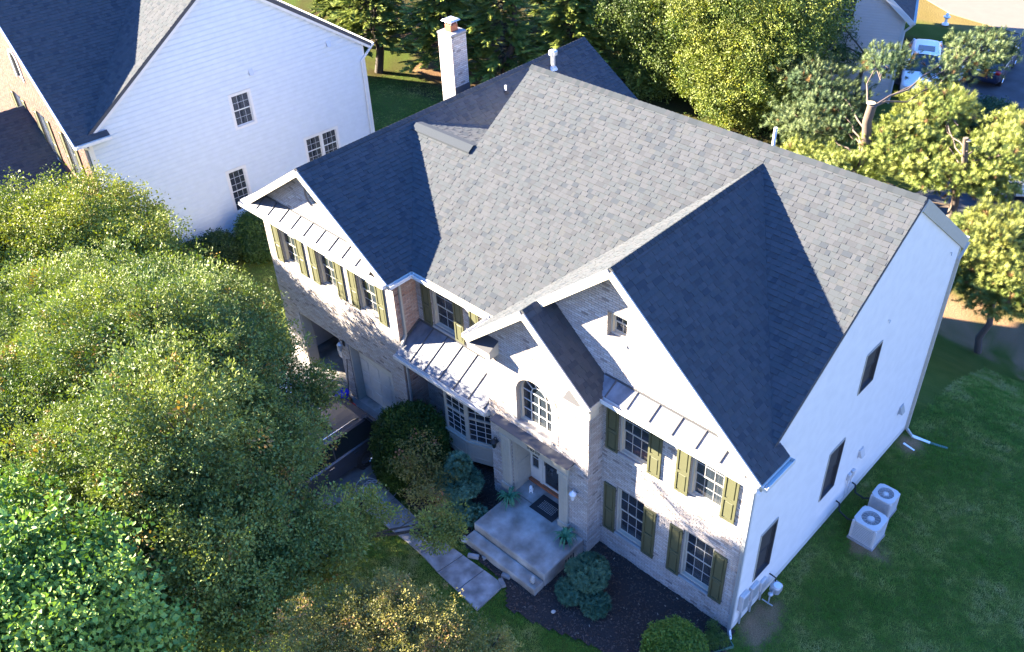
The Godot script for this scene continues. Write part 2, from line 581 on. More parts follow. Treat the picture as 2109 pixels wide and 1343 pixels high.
func siding_wall(parent: Node, called: String, t: Transform3D, tops: Array, bot: float, holes: Array, m: Material, pitch := 0.115, thick := 0.2, proud := 0.016) -> Node3D:
	var w := wall(parent, called, t, tops, bot, holes, thick, m)
	var top := -1e9
	for p in tops: top = maxf(top, p.y)
	var y := bot
	while y < top - 0.03:
		var y2 := minf(y + pitch, top)
		# a board: full stretch of the outline between y and y2, cut by the holes
		var sides := []
		for yy in [y, y2 - 1e-4]:
			var a := 1e9
			var b := -1e9
			for i in tops.size() - 1:
				var p: Vector2 = tops[i]
				var q: Vector2 = tops[i + 1]
				if p.y >= yy: a = minf(a, p.x); b = maxf(b, p.x)
				if q.y >= yy: a = minf(a, q.x); b = maxf(b, q.x)
				if (p.y - yy) * (q.y - yy) < 0:
					var x := lerpf(p.x, q.x, (yy - p.y) / (q.y - p.y))
					a = minf(a, x); b = maxf(b, x)
			sides.append(Vector2(a, b))
		if sides[1].y < sides[1].x: sides[1] = Vector2((sides[0].x + sides[0].y) / 2, (sides[0].x + sides[0].y) / 2 + 0.01)
		var ivs := [[sides[0].x, sides[0].y, sides[1].x, sides[1].y]]
		for h in holes:
			if h.hi <= y + 0.01 or h.lo >= y2 - 0.01: continue
			var nxt := []
			for s in ivs:
				if h.a >= s[1] or h.b <= s[0]: nxt.append(s); continue
				if h.a > s[0]: nxt.append([s[0], h.a, s[2], h.a])
				if h.b < s[1]: nxt.append([h.b, s[1], h.b, s[3]])
			ivs = nxt
		for s in ivs:
			var mb := MB.new()
			var ym_ := lerpf(y, y2, 0.70)
			var p := [t * Vector3(s[0], y, proud), t * Vector3(s[1], y, proud), t * Vector3(lerpf(s[1], s[3], 0.7), ym_, proud * 0.85), t * Vector3(lerpf(s[0], s[2], 0.7), ym_, proud * 0.85), t * Vector3(s[3], y2, 0.002), t * Vector3(s[2], y2, 0.002)]
			mb.q(p[0], p[1], p[2], p[3]); mb.q(p[3], p[2], p[4], p[5])
			var b0 := t * Vector3(s[0], y, 0.0)
			var b1 := t * Vector3(s[1], y, 0.0)
			mb.q(b0, b1, p[1], p[0])
			mb.t3(b0, p[0], p[3]); mb.t3(b0, p[3], p[5]); mb.t3(p[1], b1, p[2]); mb.t3(p[2], b1, p[4])
			part(w, "siding_board", mb, m)
		y += pitch
	return w

# ---- roofs ----
func shingle_tone(k: int) -> Color:
	return [Color(0.069, 0.075, 0.079), Color(0.075, 0.081, 0.085), Color(0.063, 0.069, 0.074), Color(0.081, 0.086, 0.089), Color(0.054, 0.061, 0.067), Color(0.077, 0.080, 0.079)][k]

func tab_into(mb: MB, t: Transform3D, x: Array, e: float, th: float, k: int, shade := 1.0) -> void:   # x: bottom left, bottom right, top left, top right
	mb.col = shingle_tone(k) * shade
	var a := t * Vector3(x[0], 0, th)
	var b := t * Vector3(x[1], 0, th)
	var d := t * Vector3(x[3], e, 0.003)
	var f := t * Vector3(x[2], e, 0.003)
	mb.q(a, b, d, f)
	var a0 := t * Vector3(x[0], 0, 0)
	var b0 := t * Vector3(x[1], 0, 0)
	mb.q(a0, b0, b, a)
	mb.t3(a0, a, f); mb.t3(b, b0, d)

func scan(poly: PackedVector2Array, y: float) -> Array:
	var xs := []
	for i in poly.size():
		var p := poly[i]
		var q := poly[(i + 1) % poly.size()]
		if (p.y <= y) != (q.y <= y):
			xs.append(lerpf(p.x, q.x, (y - p.y) / (q.y - p.y)))
	xs.sort()
	return xs

const TAB_W := [0.10, 0.125, 0.15, 0.18, 0.22]

# a roof face: pts are its corners in space, counter-clockwise from above; along is the eave's direction
func roof_face(parent: Node, called: String, pts: Array, along: Vector3, sort_me := true, thick := 0.14, expo := 0.135) -> Node3D:
	var m := Vector3.ZERO
	for i in pts.size(): m += pts[i].cross(pts[(i + 1) % pts.size()])
	m = m.normalized()
	var u := (along - m * along.dot(m)).normalized()
	var v := m.cross(u)
	if v.y < 0:
		u = -u; v = -v
	var o: Vector3 = pts[0]
	for p in pts:
		if (p - o).dot(v) < 0: o = p
	var poly := PackedVector2Array()
	var flat := PackedVector3Array()
	for p in pts:
		poly.append(Vector2((p - o).dot(u), (p - o).dot(v)))
		flat.append(p - m * 0.004)
	var top := 0.0
	for p in poly: top = maxf(top, p.y)
	var mb := MB.new()
	mb.loop(flat, Vector3.DOWN * thick)
	var roof := part(parent, called, mb, M.deck)
	var rest := MB.new()
	var y := 0.0
	var row := 0
	while y < top - 0.01:
		var e := minf(expo, top - y)
		var lo := scan(poly, y + 1e-4)
		var hi := scan(poly, y + e - 1e-4)
		if lo.size() != hi.size():
			var mid := scan(poly, y + e / 2)
			lo = mid; hi = mid
		for k in range(0, lo.size() - 1, 2):
			var l0: float = lo[k]
			var r0: float = lo[k + 1]
			var l1: float = hi[k]
			var r1: float = hi[k + 1]
			var x := minf(l0, l1) - rr(0.0, 0.25)
			var thickly := rng.randi() % 2
			while x < maxf(r0, r1):
				var wi := rng.randi() % 5
				var w: float = TAB_W[wi]
				var tone := 0
				var z := rng.randf()
				tone = 0 if z < 0.34 else (1 if z < 0.60 else (2 if z < 0.76 else (3 if z < 0.87 else (4 if z < 0.94 else 5))))
				thickly = 1 - thickly if rng.randf() < 0.8 else thickly
				var th := 0.020 if thickly else 0.010
				var t := Transform3D(Basis(u, v, m), o + v * y)
				if x > maxf(l0, l1) and x + w < minf(r0, r1) and e >= expo - 0.001 and sort_me:
					var at := t.translated_local(Vector3(x, 0, 0))
					tabs.append([at.origin.distance_squared_to(EYE), roof, rest, at, wi, tone, thickly])
				else:
					var xs := [clampf(x, l0, r0), clampf(x + w, l0, r0), clampf(x, l1, r1), clampf(x + w, l1, r1)]
					if xs[1] - xs[0] > 0.002 or xs[3] - xs[2] > 0.002:
						tab_into(rest, t, xs, e, th, tone)
				x += w + 0.003
		y += expo
		row += 1
	roof.set_meta("rest", rest)
	return roof

func finish_shingles(roofs: Array) -> void:
	tabs.sort_custom(func(a, b): return a[0] < b[0])
	var made := {}
	var count := 0
	for k in tabs:
		var w: float = TAB_W[k[4]]
		var th := 0.020 if k[6] else 0.010
		if count < 300:
			count += 1
			var key := "%d %d %d" % [k[4], k[5], k[6]]
			if not made.has(key):
				var mb := MB.new()
				tab_into(mb, Transform3D(), [0, w, 0, w], 0.135, th, k[5])
				made[key] = mb.mesh()
			shared(k[1], "shingle", made[key], M.shingle, k[3])
		else:
			tab_into(k[2], k[3], [0, w, 0, w], 0.135, th, k[5])
	tabs.clear()
	for r in roofs:
		var rest: MB = r.get_meta("rest")
		r.remove_meta("rest")
		var o := part(r, "shingles", rest, M.shingle)
		o.set_meta("kind", "stuff")

func ridge_caps(roof: Node, a: Vector3, b: Vector3, na: Vector3, nb: Vector3, wide := 0.15) -> void:   # na, nb: down-slope directions of both sides
	var d := (b - a).normalized()
	var step := 0.145
	var k := int((b - a).length() / step)
	var mb := []
	for tone in 3:
		var m := MB.new()
		m.col = shingle_tone([2, 4, 0][tone]) * 0.92
		for s in [na, nb]:
			var p0 := Vector3.UP * 0.034
			var p1 := Vector3.UP * 0.022 + d * (step + 0.01)
			var f: Vector3 = s * wide
			var qd := [p0, p0 + f, p1 + f, p1]
			if (qd[1] - qd[0]).cross(qd[2] - qd[0]).y < 0: qd.reverse()
			m.q(qd[0], qd[1], qd[2], qd[3])
			m.q(p0, p0 + f, p0 + f + Vector3.DOWN * 0.03, p0 + Vector3.DOWN * 0.03)
			m.q(p0 + f, p1 + f, p1 + f + Vector3.DOWN * 0.03, p0 + f + Vector3.DOWN * 0.03)
		mb.append(m.mesh())
	for i in k:
		shared(roof, "ridge_cap", mb[rng.randi() % 3], M.shingle, Transform3D(Basis(), a + d * step * i))

# ---- windows and trim ----
func frame_bars(mb: MB, w: float, h: float, t: float, z0: float, z1: float, x := 0.0, y := 0.0) -> void:
	mb.box(Vector3(x - w / 2, y - h / 2, z0), Vector3(x - w / 2 + t, y + h / 2, z1))
	mb.box(Vector3(x + w / 2 - t, y - h / 2, z0), Vector3(x + w / 2, y + h / 2, z1))
	mb.box(Vector3(x - w / 2 + t, y + h / 2 - t, z0), Vector3(x + w / 2 - t, y + h / 2, z1))
	mb.box(Vector3(x - w / 2 + t, y - h / 2, z0), Vector3(x + w / 2 - t, y - h / 2 + t, z1))

func window(parent: Node, t: Transform3D, w: float, h: float, cols := 3, rows := 2, set_back := 0.07, curtain := 0, glass: Material = null, trim: Material = null) -> Node3D:
	var o := sub(parent, "window", t)
	var m: Material = trim if trim else M.trim
	var mb := MB.new()
	frame_bars(mb, w, h, 0.05, -set_back - 0.10, -set_back + 0.02)
	part(o, "frame", mb, m)
	if set_back > 0.03:
		mb = MB.new()
		mb.box(Vector3(-w / 2 - 0.03, -h / 2 - 0.06, -set_back), Vector3(w / 2 + 0.03, -h / 2 - 0.002, 0.035))
		part(o, "sill", mb, M.stone)
	var iw := w - 0.1
	var ih := h - 0.1
	for s in [1, -1]:
		var z := -set_back - (0.03 if s > 0 else 0.06)
		mb = MB.new()
		frame_bars(mb, iw, ih / 2 + 0.015, 0.036, z - 0.025, z, 0.0, s * ih / 4)
		part(o, "upper_sash" if s > 0 else "lower_sash", mb, m)
		mb = MB.new()
		mb.box(Vector3(-iw / 2 + 0.03, s * ih / 4 - ih / 4 + 0.03, z - 0.016), Vector3(iw / 2 - 0.03, s * ih / 4 + ih / 4 - 0.03, z - 0.012))
		part(o, "pane", mb, glass if glass else M.glass)
		mb = MB.new()
		for i in range(1, cols):
			var x := -iw / 2 + iw * i / cols
			mb.box(Vector3(x - 0.007, s * ih / 4 - ih / 4 + 0.036, z - 0.011), Vector3(x + 0.007, s * ih / 4 + ih / 4 - 0.036, z - 0.003))
		for i in range(1, rows):
			var y: float = s * ih / 4 - ih / 4 + ih / 2 * i / rows
			mb.box(Vector3(-iw / 2 + 0.036, y - 0.009, z - 0.0105), Vector3(iw / 2 - 0.036, y + 0.009, z - 0.0035))
		if not mb.v.is_empty(): part(o, "muntins", mb, M.muntin)
	if curtain > 0:
		for s in [-1, 1]:
			if curtain == 1 and s < 0: continue
			mb = MB.new()
			var x0 := 0.05 if curtain == 2 else -0.18
			for i in 12:
				var a := lerpf(x0, w / 2, i / 12.0)
				var b := lerpf(x0, w / 2, (i + 1) / 12.0)
				var za := -set_back - 0.16 + 0.02 * sin(i * 1.9)
				var zb := -set_back - 0.16 + 0.02 * sin((i + 1) * 1.9)
				mb.q(Vector3(s * a, -h / 2, za), Vector3(s * b, -h / 2, zb), Vector3(s * b, h / 2, zb), Vector3(s * a, h / 2, za))
			part(o, "curtain", mb, M.curtain)
	# the room behind, closed so that only the window lights it
	mb = MB.new()
	var k := set_back + 0.26
	for f in [[Vector3(-w, -h, -k - 1.2), Vector3(w, -h, -k - 1.2), Vector3(w, h, -k - 1.2), Vector3(-w, h, -k - 1.2)]]:
		mb.q(f[0], f[1], f[2], f[3])
	part(o, "room_wall", mb, M.interior)
	return o

func shutter(parent: Node, t: Transform3D, w: float, h: float) -> Node3D:
	var o := sub(parent, "shutter", t)
	var mb := MB.new()
	frame_bars(mb, w, h, 0.055, 0.008, 0.043)
	mb.box(Vector3(-w / 2 + 0.055, -0.04 - 0.05 * h, 0.008), Vector3(w / 2 - 0.055, 0.04 - 0.05 * h, 0.043))
	part(o, "shutter_frame", mb, M.shutter)
	for e in [[-h / 2 + 0.055, -0.04 - 0.05 * h], [0.04 - 0.05 * h, h / 2 - 0.055]]:
		mb = MB.new()
		mb.box(Vector3(-w / 2 + 0.055, e[0], 0.008), Vector3(w / 2 - 0.055, e[1], 0.012))
		mb.cbox(Vector3(-w / 2 + 0.085, e[0] + 0.03, 0.010), Vector3(w / 2 - 0.085, e[1] - 0.03, 0.034), 0.012)
		part(o, "panel", mb, M.shutter)
	mb = MB.new()
	for s in [-1, 1]:
		mb.box(Vector3(s * (w / 2 + 0.012), -h / 2 + 0.09, 0.0), Vector3(s * (w / 2 + 0.001), -h / 2 + 0.12, 0.03))
		mb.box(Vector3(s * (w / 2 + 0.012), h / 2 - 0.12, 0.0), Vector3(s * (w / 2 + 0.001), h / 2 - 0.09, 0.03))
	part(o, "hinge", mb, M.black)
	return o

func facing(z: float, x: float, y: float) -> Transform3D:   # on a wall that faces the front
	return Transform3D(Basis(), Vector3(x, y, z))

func side_facing(x: float, z: float, y: float) -> Transform3D:   # on a wall that faces right: u runs to the back
	return Transform3D(Basis(Vector3(0, 0, -1), Vector3.UP, Vector3.RIGHT), Vector3(x, y, z))

func gutter(parent: Node, a: Vector3, b: Vector3, out: Vector3, m: Material = null) -> void:
	var mb := MB.new()
	var d := (b - a).normalized()
	var s := out.normalized()
	var o := sub(parent, "gutter")
	for e in [[0.0, 0.008, -0.11, 0.0], [0.105, 0.115, -0.11, 0.005], [0.008, 0.105, -0.11, -0.10]]:
		var p := []
		for y in [e[2], e[3]]:
			for f in [[a, e[0]], [b, e[0]], [b, e[1]], [a, e[1]]]:
				p.append(f[0] + s * f[1] + Vector3.UP * y)
		if d.cross(s).y > 0:
			p = [p[3], p[2], p[1], p[0], p[7], p[6], p[5], p[4]]
		mb.hexa(p)
	part(o, "trough", mb, m if m else M.white_trim)
	mb = MB.new()
	for e in [a, b]:
		var p: Vector3 = e + (d * 0.004 if e == b else -d * 0.004)
		mb.q(p + s * 0.0 + Vector3.UP * -0.11, p + s * 0.115 + Vector3.UP * -0.11, p + s * 0.115, p)
	part(o, "end_cap", mb, m if m else M.white_trim)

func downspout(parent: Node, pts: Array, w := 0.075, m: Material = null) -> void:
	var o := sub(parent, "downspout")
	for i in pts.size() - 1:
		var mb := MB.new()
		var d: Vector3 = (pts[i + 1] - pts[i]).normalized()
		var up := Vector3.BACK if absf(d.z) < 0.7 else Vector3.UP
		mb.bar(pts[i] - d * 0.03, pts[i + 1] + d * 0.03, w, w * 0.8, up)
		part(o, "pipe" if (pts[i + 1] - pts[i]).length() > 0.8 else "elbow", mb, m if m else M.white_trim)

func apron(parent: Node, x0: float, x1: float, z0: float, z1: float, y0: float, y1: float, step: float, first := -1.0, cut_l := Vector2.ZERO, cut_r := Vector2.ZERO) -> Node3D:   # standing-seam metal roof from the wall at z0 out to z1
	var o := sub(parent, "metal_roof")
	var x := x0
	var xs := [x0]
	x = x0 + (step * 0.6 if first < 0 else first)
	while x < x1 - 0.08:
		xs.append(x)
		x += step
	xs.append(x1)
	var m := Vector3(0, z1 - z0, y0 - y1).normalized()
	for i in xs.size() - 1:
		var mb := MB.new()
		var lb := maxf(xs[i] + 0.002, x0 + cut_l.x)
		var lt := maxf(xs[i] + 0.002, x0 + cut_l.y)
		var rb := minf(xs[i + 1] - 0.002, x1 - cut_r.x)
		var rt := minf(xs[i + 1] - 0.002, x1 - cut_r.y)
		if rb - lb < 0.03 or rt - lt < 0.01: continue
		mb.loop(PackedVector3Array([Vector3(lb, y1, z1), Vector3(rb, y1, z1), Vector3(rt, y0, z0), Vector3(lt, y0, z0)]), Vector3.DOWN * 0.02)
		part(o, "metal_panel", mb, M.metal_roof)
		if i > 0:
			mb = MB.new()
			mb.bar(Vector3(xs[i], y1, z1) + m * 0.012, Vector3(xs[i], y0, z0) + m * 0.012, 0.022, 0.035, m)
			part(o, "seam", mb, M.seam)
	return o

# ---- the house ----
const ZF := -PP + OV
const CREAM := [Color(0.60, 0.535, 0.49), Color(0.56, 0.475, 0.42), Color(0.66, 0.605, 0.565), Color(0.34, 0.285, 0.26)]
const PINK := [Color(0.56, 0.375, 0.29), Color(0.50, 0.30, 0.22), Color(0.60, 0.44, 0.36), Color(0.32, 0.18, 0.14)]  # the cream brick with warm bounced light put into its colour
const RED := [Color(0.17, 0.068, 0.042), Color(0.21, 0.095, 0.06), Color(0.125, 0.05, 0.036), Color(0.08, 0.042, 0.034)]

func ym(z: float) -> float: return HE + SM * (ZF - z)
func yw(x: float) -> float: return HE + SW * (WW / 2 + OV - absf(x + WW / 2))
func ye(x: float) -> float: return HE + SW * (WE / 2 + OV - absf(x + WW - WE / 2))
func yg(x: float) -> float: return HE + SG * ((GL - GR) / 2 + OV - absf(x + (GL + GR) / 2))
func on_w(x: float, z: float) -> Vector3: return Vector3(x, yw(x), z)
func on_e(x: float, z: float) -> Vector3: return Vector3(x, ye(x), z)
func on_g(x: float, z: float) -> Vector3: return Vector3(x, yg(x), z)
func on_m(x: float, z: float) -> Vector3: return Vector3(x, ym(z), z)

func rake(parent: Node, a: Vector3, b: Vector3, out := 0.02, h := 0.2, m: Material = null) -> void:
	var mb := MB.new()
	var o := Vector3(0, -h / 2 - 0.012, out)
	mb.bar(a + o, b + o, 0.035, h, Vector3.UP)
	part(parent, "rake_board", mb, m if m else M.trim)

func rear_y(z: float) -> float: return ym(ZR) - 0.75 * (ZR - z)

func build_house() -> void:
	var h := thing("brick_house", "large central house with pale brick front, white side wall and grey shingle roof", "house")
	var xw := -WW / 2                     # wing ridge
	var xe := -WW + WE / 2                # entry ridge
	var xg := -(GL + GR) / 2              # garage ridge
	var ge := -GR + OV
	var zval := ZF - SW * (OV - 0.03) / SM
	var zm := ZF - (yw(xw) - HE) / SM
	var ys := 7.943
	var zs := ZF - (ys - HE) / SM
	var xs := ge - (ys - HE) / SG
	# roofs
	var roofs := []
	var main := roof_face(h, "main_roof", [on_m(ge, ZF), on_m(-WW - OV, ZF), on_m(xw, zm), on_m(0.03, zval), on_m(0.03, ZR), on_m(XA, ZR), on_m(XA, zs), on_m(xs, zs)], Vector3.RIGHT)
	roofs.append(main)
	var rear := roof_face(h, "rear_roof", [Vector3(0.03, ym(ZR), ZR), Vector3(0.03, rear_y(-9.81), -9.81), Vector3(XA, rear_y(-9.81), -9.81), Vector3(XA, ym(ZR), ZR)], Vector3.RIGHT)
	roofs.append(rear)
	var wr := roof_face(h, "wing_roof", [on_w(OV, OF), on_w(OV, -0.75), on_w(0.031, -0.75), on_w(0.031, zval), on_w(xw, zm), on_w(xw, OF)], Vector3.BACK)
	roofs.append(wr)
	var wl := roof_face(h, "wing_roof", [on_w(xw, OF), on_w(xw, zm), on_w(-WW - OV, ZF), on_w(-WW - OV, QQ + OF), on_w(xe, QQ + OF), on_w(xe, OF)], Vector3.BACK)
	roofs.append(wl)
	var er := roof_face(h, "entry_roof", [on_e(-WW + WE + OV, QQ + OF), on_e(-WW + WE + OV, 0.01), on_e(xe, 0.01), on_e(xe, QQ + OF)], Vector3.BACK)
	roofs.append(er)
	var gr := roof_face(h, "garage_roof", [on_g(ge, GZ + OF), on_g(ge, ZF), on_g(xs, zs), on_g(XA, -9.6), on_g(XA, -9.85), on_g(ge, -9.85), on_g(ge, -11.55), on_g(xg, -11.55), on_g(xg, GZ + OF)], Vector3.BACK)
	roofs.append(gr)
	var gl := roof_face(h, "garage_roof", [on_g(xg, GZ + OF), on_g(xg, -11.55), on_g(-GL - OV, -11.55), on_g(-GL - OV, GZ + OF)], Vector3.BACK)
	roofs.append(gl)
	var cr := roof_face(h, "cricket_roof", [Vector3(xs, ys, zs), Vector3(XA, ys, zs), on_g(XA, -9.6)], Vector3.RIGHT)
	roofs.append(cr)
	finish_shingles(roofs)
	var sl := func(s: float, dir: Vector3) -> Vector3: return (dir + Vector3.DOWN * s).normalized()
	ridge_caps(main, Vector3(XA - 0.03, ym(ZR), ZR), Vector3(0.05, ym(ZR), ZR), sl.call(SM, Vector3.BACK), sl.call(0.75, Vector3.FORWARD))
	ridge_caps(wr, on_w(xw, OF), on_w(xw, zm - 0.1), sl.call(SW, Vector3.RIGHT), sl.call(SW, Vector3.LEFT), 0.12)
	ridge_caps(er, on_e(xe, QQ + OF), on_e(xe, OF), sl.call(SW, Vector3.RIGHT), sl.call(SW, Vector3.LEFT), 0.12)
	ridge_caps(gr, on_g(xg, GZ + OF), on_g(xg, -11.57), sl.call(SG, Vector3.RIGHT), sl.call(SG, Vector3.LEFT), 0.15)
	# the loose piece of ridge on the small saddle roof, a bent sheet with an open end
	var mb := MB.new()
	for s in [[Vector3.BACK, SM], [Vector3.FORWARD, 0.28]]:
		var f: Vector3 = (s[0] + Vector3.DOWN * s[1]).normalized() * 0.24
		var a := Vector3(xs + 0.15, ys + 0.06, zs)
		var b := Vector3(XA - 0.05, ys + 0.09, zs)
		mb.col = shingle_tone(4)
		mb.q(a, b, b + f, a + f) if s[0] == Vector3.BACK else mb.q(b, a, a + f, b + f)
		mb.q(a + f + Vector3.DOWN * 0.06, b + f + Vector3.DOWN * 0.05, b + f, a + f)
	part(main, "ridge_vent", mb, M.shingle)
	# walls, front and right
	var gz := -0.65
	var holes := [rect_hole(-WW - 0.1, -WW + WE - 0.02, -1, 5.45)]
	for x in [-3.20, -1.15]:
		holes.append(rect_hole(x - 0.44, x + 0.44, 0.80, 2.52)); holes.append(rect_hole(x - 0.44, x + 0.44, 3.76, 5.22))
	holes.append(rect_hole(-4.11, -3.56, 7.18, 7.85))
	var under := -0.16
	brick_wall(h, "front_wall", facing(0, 0, 0), [Vector2(-WW, yw(-WW) + under), Vector2(xw, yw(xw) + under), Vector2(-0.004, yw(0) + under)], -0.3, holes, CREAM)
	var eh := [arch_hole(-6.53, -5.33, 3.40, 4.45), rect_hole(-6.78, -5.06, 0.0, 2.62)]
	brick_wall(h, "entry_wall", facing(QQ, 0, 0), [Vector2(-WW, ye(-WW) + under), Vector2(xe, ye(xe) + under), Vector2(-WW + WE, ye(-WW + WE) + under)], -0.3, eh, CREAM)
	brick_wall(h, "side_wall", side_facing(-WW + WE, QQ, 0), [Vector2(0.006, 5.85), Vector2(QQ, 5.85)], -0.3, [], CREAM, 0.2)
	var left_facing := Transform3D(Basis(Vector3(0, 0, 1), Vector3.UP, Vector3.LEFT), Vector3(-WW, 0, -PP))
	brick_wall(h, "side_wall", left_facing, [Vector2(0, 5.85), Vector2(QQ + PP - 0.006, 5.85)], -0.9, [], CREAM, 0.2)
	var mh := [rect_hole(-10.72, -9.80, 3.84, 5.3), rect_hole(-8.75, -7.9, 3.84, 5.3), rect_hole(-10.3, -7.75, -0.2, 2.9)]
	brick_wall(h, "front_wall", facing(-PP, 0, 0), [Vector2(-GR + 0.006, 5.72), Vector2(-WW - 0.006, 5.72)], -0.9, mh, CREAM)
	brick_wall(h, "side_wall", side_facing(-GR, GZ, 0), [Vector2(0.006, 5.85), Vector2(GZ + PP, 5.85), Vector2(3.0, 5.85)], -0.9, [], PINK, 0.2)  # garage return: same brick, its pinker tone stands for bounced sunlight
	var gh := [rect_hole(-16.75, -14.60, -0.7, 1.80), rect_hole(-14.15, -12.0, -0.7, 1.80), round_hole(-14.6, 6.98, 0.36)]
	for x in [-16.45, -14.53, -12.61]: gh.append(rect_hole(x - 0.44, x + 0.44, 3.75, 5.22))
	brick_wall(h, "garage_wall", facing(GZ, 0, 0), [Vector2(-GL, yg(-GL) + under), Vector2(xg, yg(xg) + under), Vector2(-GR, yg(-GR) + under)], -1.0, gh, CREAM)
	var sh := [rect_hole(4.70, 5.42, 4.66, 5.86), rect_hole(3.86, 4.58, 1.5, 3.2), rect_hole(0.78, 1.47, 1.22, 2.88)]
	siding_wall(h, "siding_wall", side_facing(0, 0, 0), [Vector2(0, 5.86), Vector2(0.46, 5.86), Vector2(-ZR, ym(ZR) - 0.15), Vector2(DD, rear_y(-DD) - 0.15)], 0.18, sh, M.siding, 0.115, 0.2, 0.010)
	# closed walls at the back and left
	siding_wall(h, "siding_wall", Transform3D(Basis(Vector3.LEFT, Vector3.UP, Vector3.FORWARD), Vector3(0, 0, -DD)), [Vector2(0.21, 6.6), Vector2(GR, 6.6)], -0.6, [], M.siding)
	siding_wall(h, "siding_wall", Transform3D(Basis(Vector3(0, 0, 1), Vector3.UP, Vector3.LEFT), Vector3(XA + 0.04, 0, 0)), [Vector2(-9.75, rear_y(-9.75) - 0.15), Vector2(ZR, ym(ZR) - 0.15), Vector2(zs - 0.1, ys - 0.1)], 5.6, [], M.siding)
	siding_wall(h, "siding_wall", Transform3D(Basis(Vector3(0, 0, 1), Vector3.UP, Vector3.LEFT), Vector3(-GL, 0, 0)), [Vector2(-11.3, 5.85), Vector2(GZ - 0.26, 5.85)], -1.0, [], M.siding)
	siding_wall(h, "siding_wall", Transform3D(Basis(Vector3.LEFT, Vector3.UP, Vector3.FORWARD), Vector3(0, 0, -11.3)), [Vector2(GR, yg(-GR) + under), Vector2(-xg, yg(xg) + under), Vector2(GL, yg(-GL) + under)], -1.0, [], M.siding)
	siding_wall(h, "siding_wall", side_facing(-GR, 0, 0), [Vector2(9.5, 5.85), Vector2(11.3, 5.85)], -1.0, [], M.siding)
	mb = MB.new()
	mb.box(Vector3(-0.24, -0.25, -DD + 0.02), Vector3(0.012, 0.178, -0.02))
	part(h, "foundation", mb, M.white_trim)
	mb = MB.new()
	mb.cbox(Vector3(-0.05, -0.3, 0.012), Vector3(0.024, 5.8, -0.09), 0.006)
	part(h, "corner_board", mb, M.white_trim)
	mb = MB.new()
	mb.cbox(Vector3(-0.08, -0.3, -DD - 0.02), Vector3(0.024, 6.72, -DD + 0.09), 0.006)
	part(h, "corner_board", mb, M.trim)
	# floors that close the rooms
	mb = MB.new()
	mb.box(Vector3(-GR, 0.38, -DD + 0.3), Vector3(-0.22, 0.42, -0.7))
	mb.box(Vector3(-GR, 3.0, -DD + 0.3), Vector3(-0.22, 3.1, -0.7))
	part(h, "floor", mb, M.wood_floor)
	mb = MB.new()
	mb.box(Vector3(-GL + 0.22, -0.75, -6.5), Vector3(-GR - 0.22, -0.58, GZ - 0.01))
	part(h, "garage_floor", mb, M.concrete)
	mb = MB.new()
	mb.box(Vector3(-GL + 0.22, -0.58, -6.6), Vector3(-GR - 0.22, 2.4, -6.5)); mb.box(Vector3(-GL + 0.2, 2.35, -6.6), Vector3(-GR - 0.22, 2.45, GZ - 0.27))
	part(h, "garage_interior", mb, M.interior)
	# eaves: fascia, soffit, gutters, rakes
	for e in [[Vector3(OV, HE, OF), Vector3(OV, HE, -0.75), Vector3.RIGHT], [Vector3(-WW - OV, HE, QQ + OF), Vector3(-WW - OV, HE, ZF), Vector3.LEFT], [Vector3(ge, HE, ZF), Vector3(-WW - OV, HE, ZF), Vector3.BACK],
			[Vector3(ge, HE, GZ + OF), Vector3(ge, HE, ZF), Vector3.RIGHT], [Vector3(-WW + WE + OV, HE, QQ + OF), Vector3(-WW + WE + OV, HE, 0.46), Vector3.RIGHT], [Vector3(-GL - OV, HE, GZ + OF), Vector3(-GL - OV, HE, -11.55), Vector3.LEFT]]:
		var a: Vector3 = e[0]
		var b: Vector3 = e[1]
		var s: Vector3 = e[2]
		mb = MB.new()
		mb.bar(a + Vector3.DOWN * 0.10 + s * 0.012, b + Vector3.DOWN * 0.10 + s * 0.012, 0.024, 0.17, Vector3.UP)
		part(h, "fascia", mb, M.trim)
		mb = MB.new()
		var ins := s * -0.32
		mb.loop(PackedVector3Array([a + Vector3.DOWN * 0.165, b + Vector3.DOWN * 0.165, b + ins + Vector3.DOWN * 0.165, a + ins + Vector3.DOWN * 0.165]), Vector3.DOWN * 0.015)
		part(h, "soffit", mb, M.trim)
		if (b - a).length() < 0.5: continue
		gutter(h, a + Vector3.DOWN * 0.015 + s * 0.026, b + Vector3.DOWN * 0.015 + s * 0.026, s)
	gutter(h, Vector3(0.03, rear_y(-9.81) - 0.02, -9.82), Vector3(XA, rear_y(-9.81) - 0.02, -9.82), Vector3.FORWARD)
	rake(h, on_w(OV, OF), on_w(xw, OF)); rake(h, on_w(xw, OF + 0.001), on_w(xe, OF + 0.001))
	rake(h, on_e(-WW - OV, QQ + OF), on_e(xe, QQ + OF)); rake(h, on_e(xe, QQ + OF + 0.001), on_e(-WW + WE + OV, QQ + OF + 0.001))
	rake(h, on_g(-GL - OV, GZ + OF), on_g(xg, GZ + OF)); rake(h, on_g(xg, GZ + OF + 0.001), on_g(ge, GZ + OF + 0.001))
	for e in [[on_w(OV, 0.2), on_w(xw, 0.2), OF], [on_w(xw, 0.2), on_w(xe, 0.2), OF], [on_e(-WW - OV, QQ + 0.2), on_e(xe, QQ + 0.2), OF], [on_e(xe, QQ + 0.2), on_e(-WW + WE + OV, QQ + 0.2), OF], [on_g(-GL - OV, GZ + 0.2), on_g(xg, GZ + 0.2), OF], [on_g(xg, GZ + 0.2), on_g(ge, GZ + 0.2), OF]]:
		mb = MB.new()
		var dn := Vector3(0, -0.17, 0)
		var z0 := Vector3(0, 0, -0.195)
		var z1 := Vector3(0, 0, 0.165)
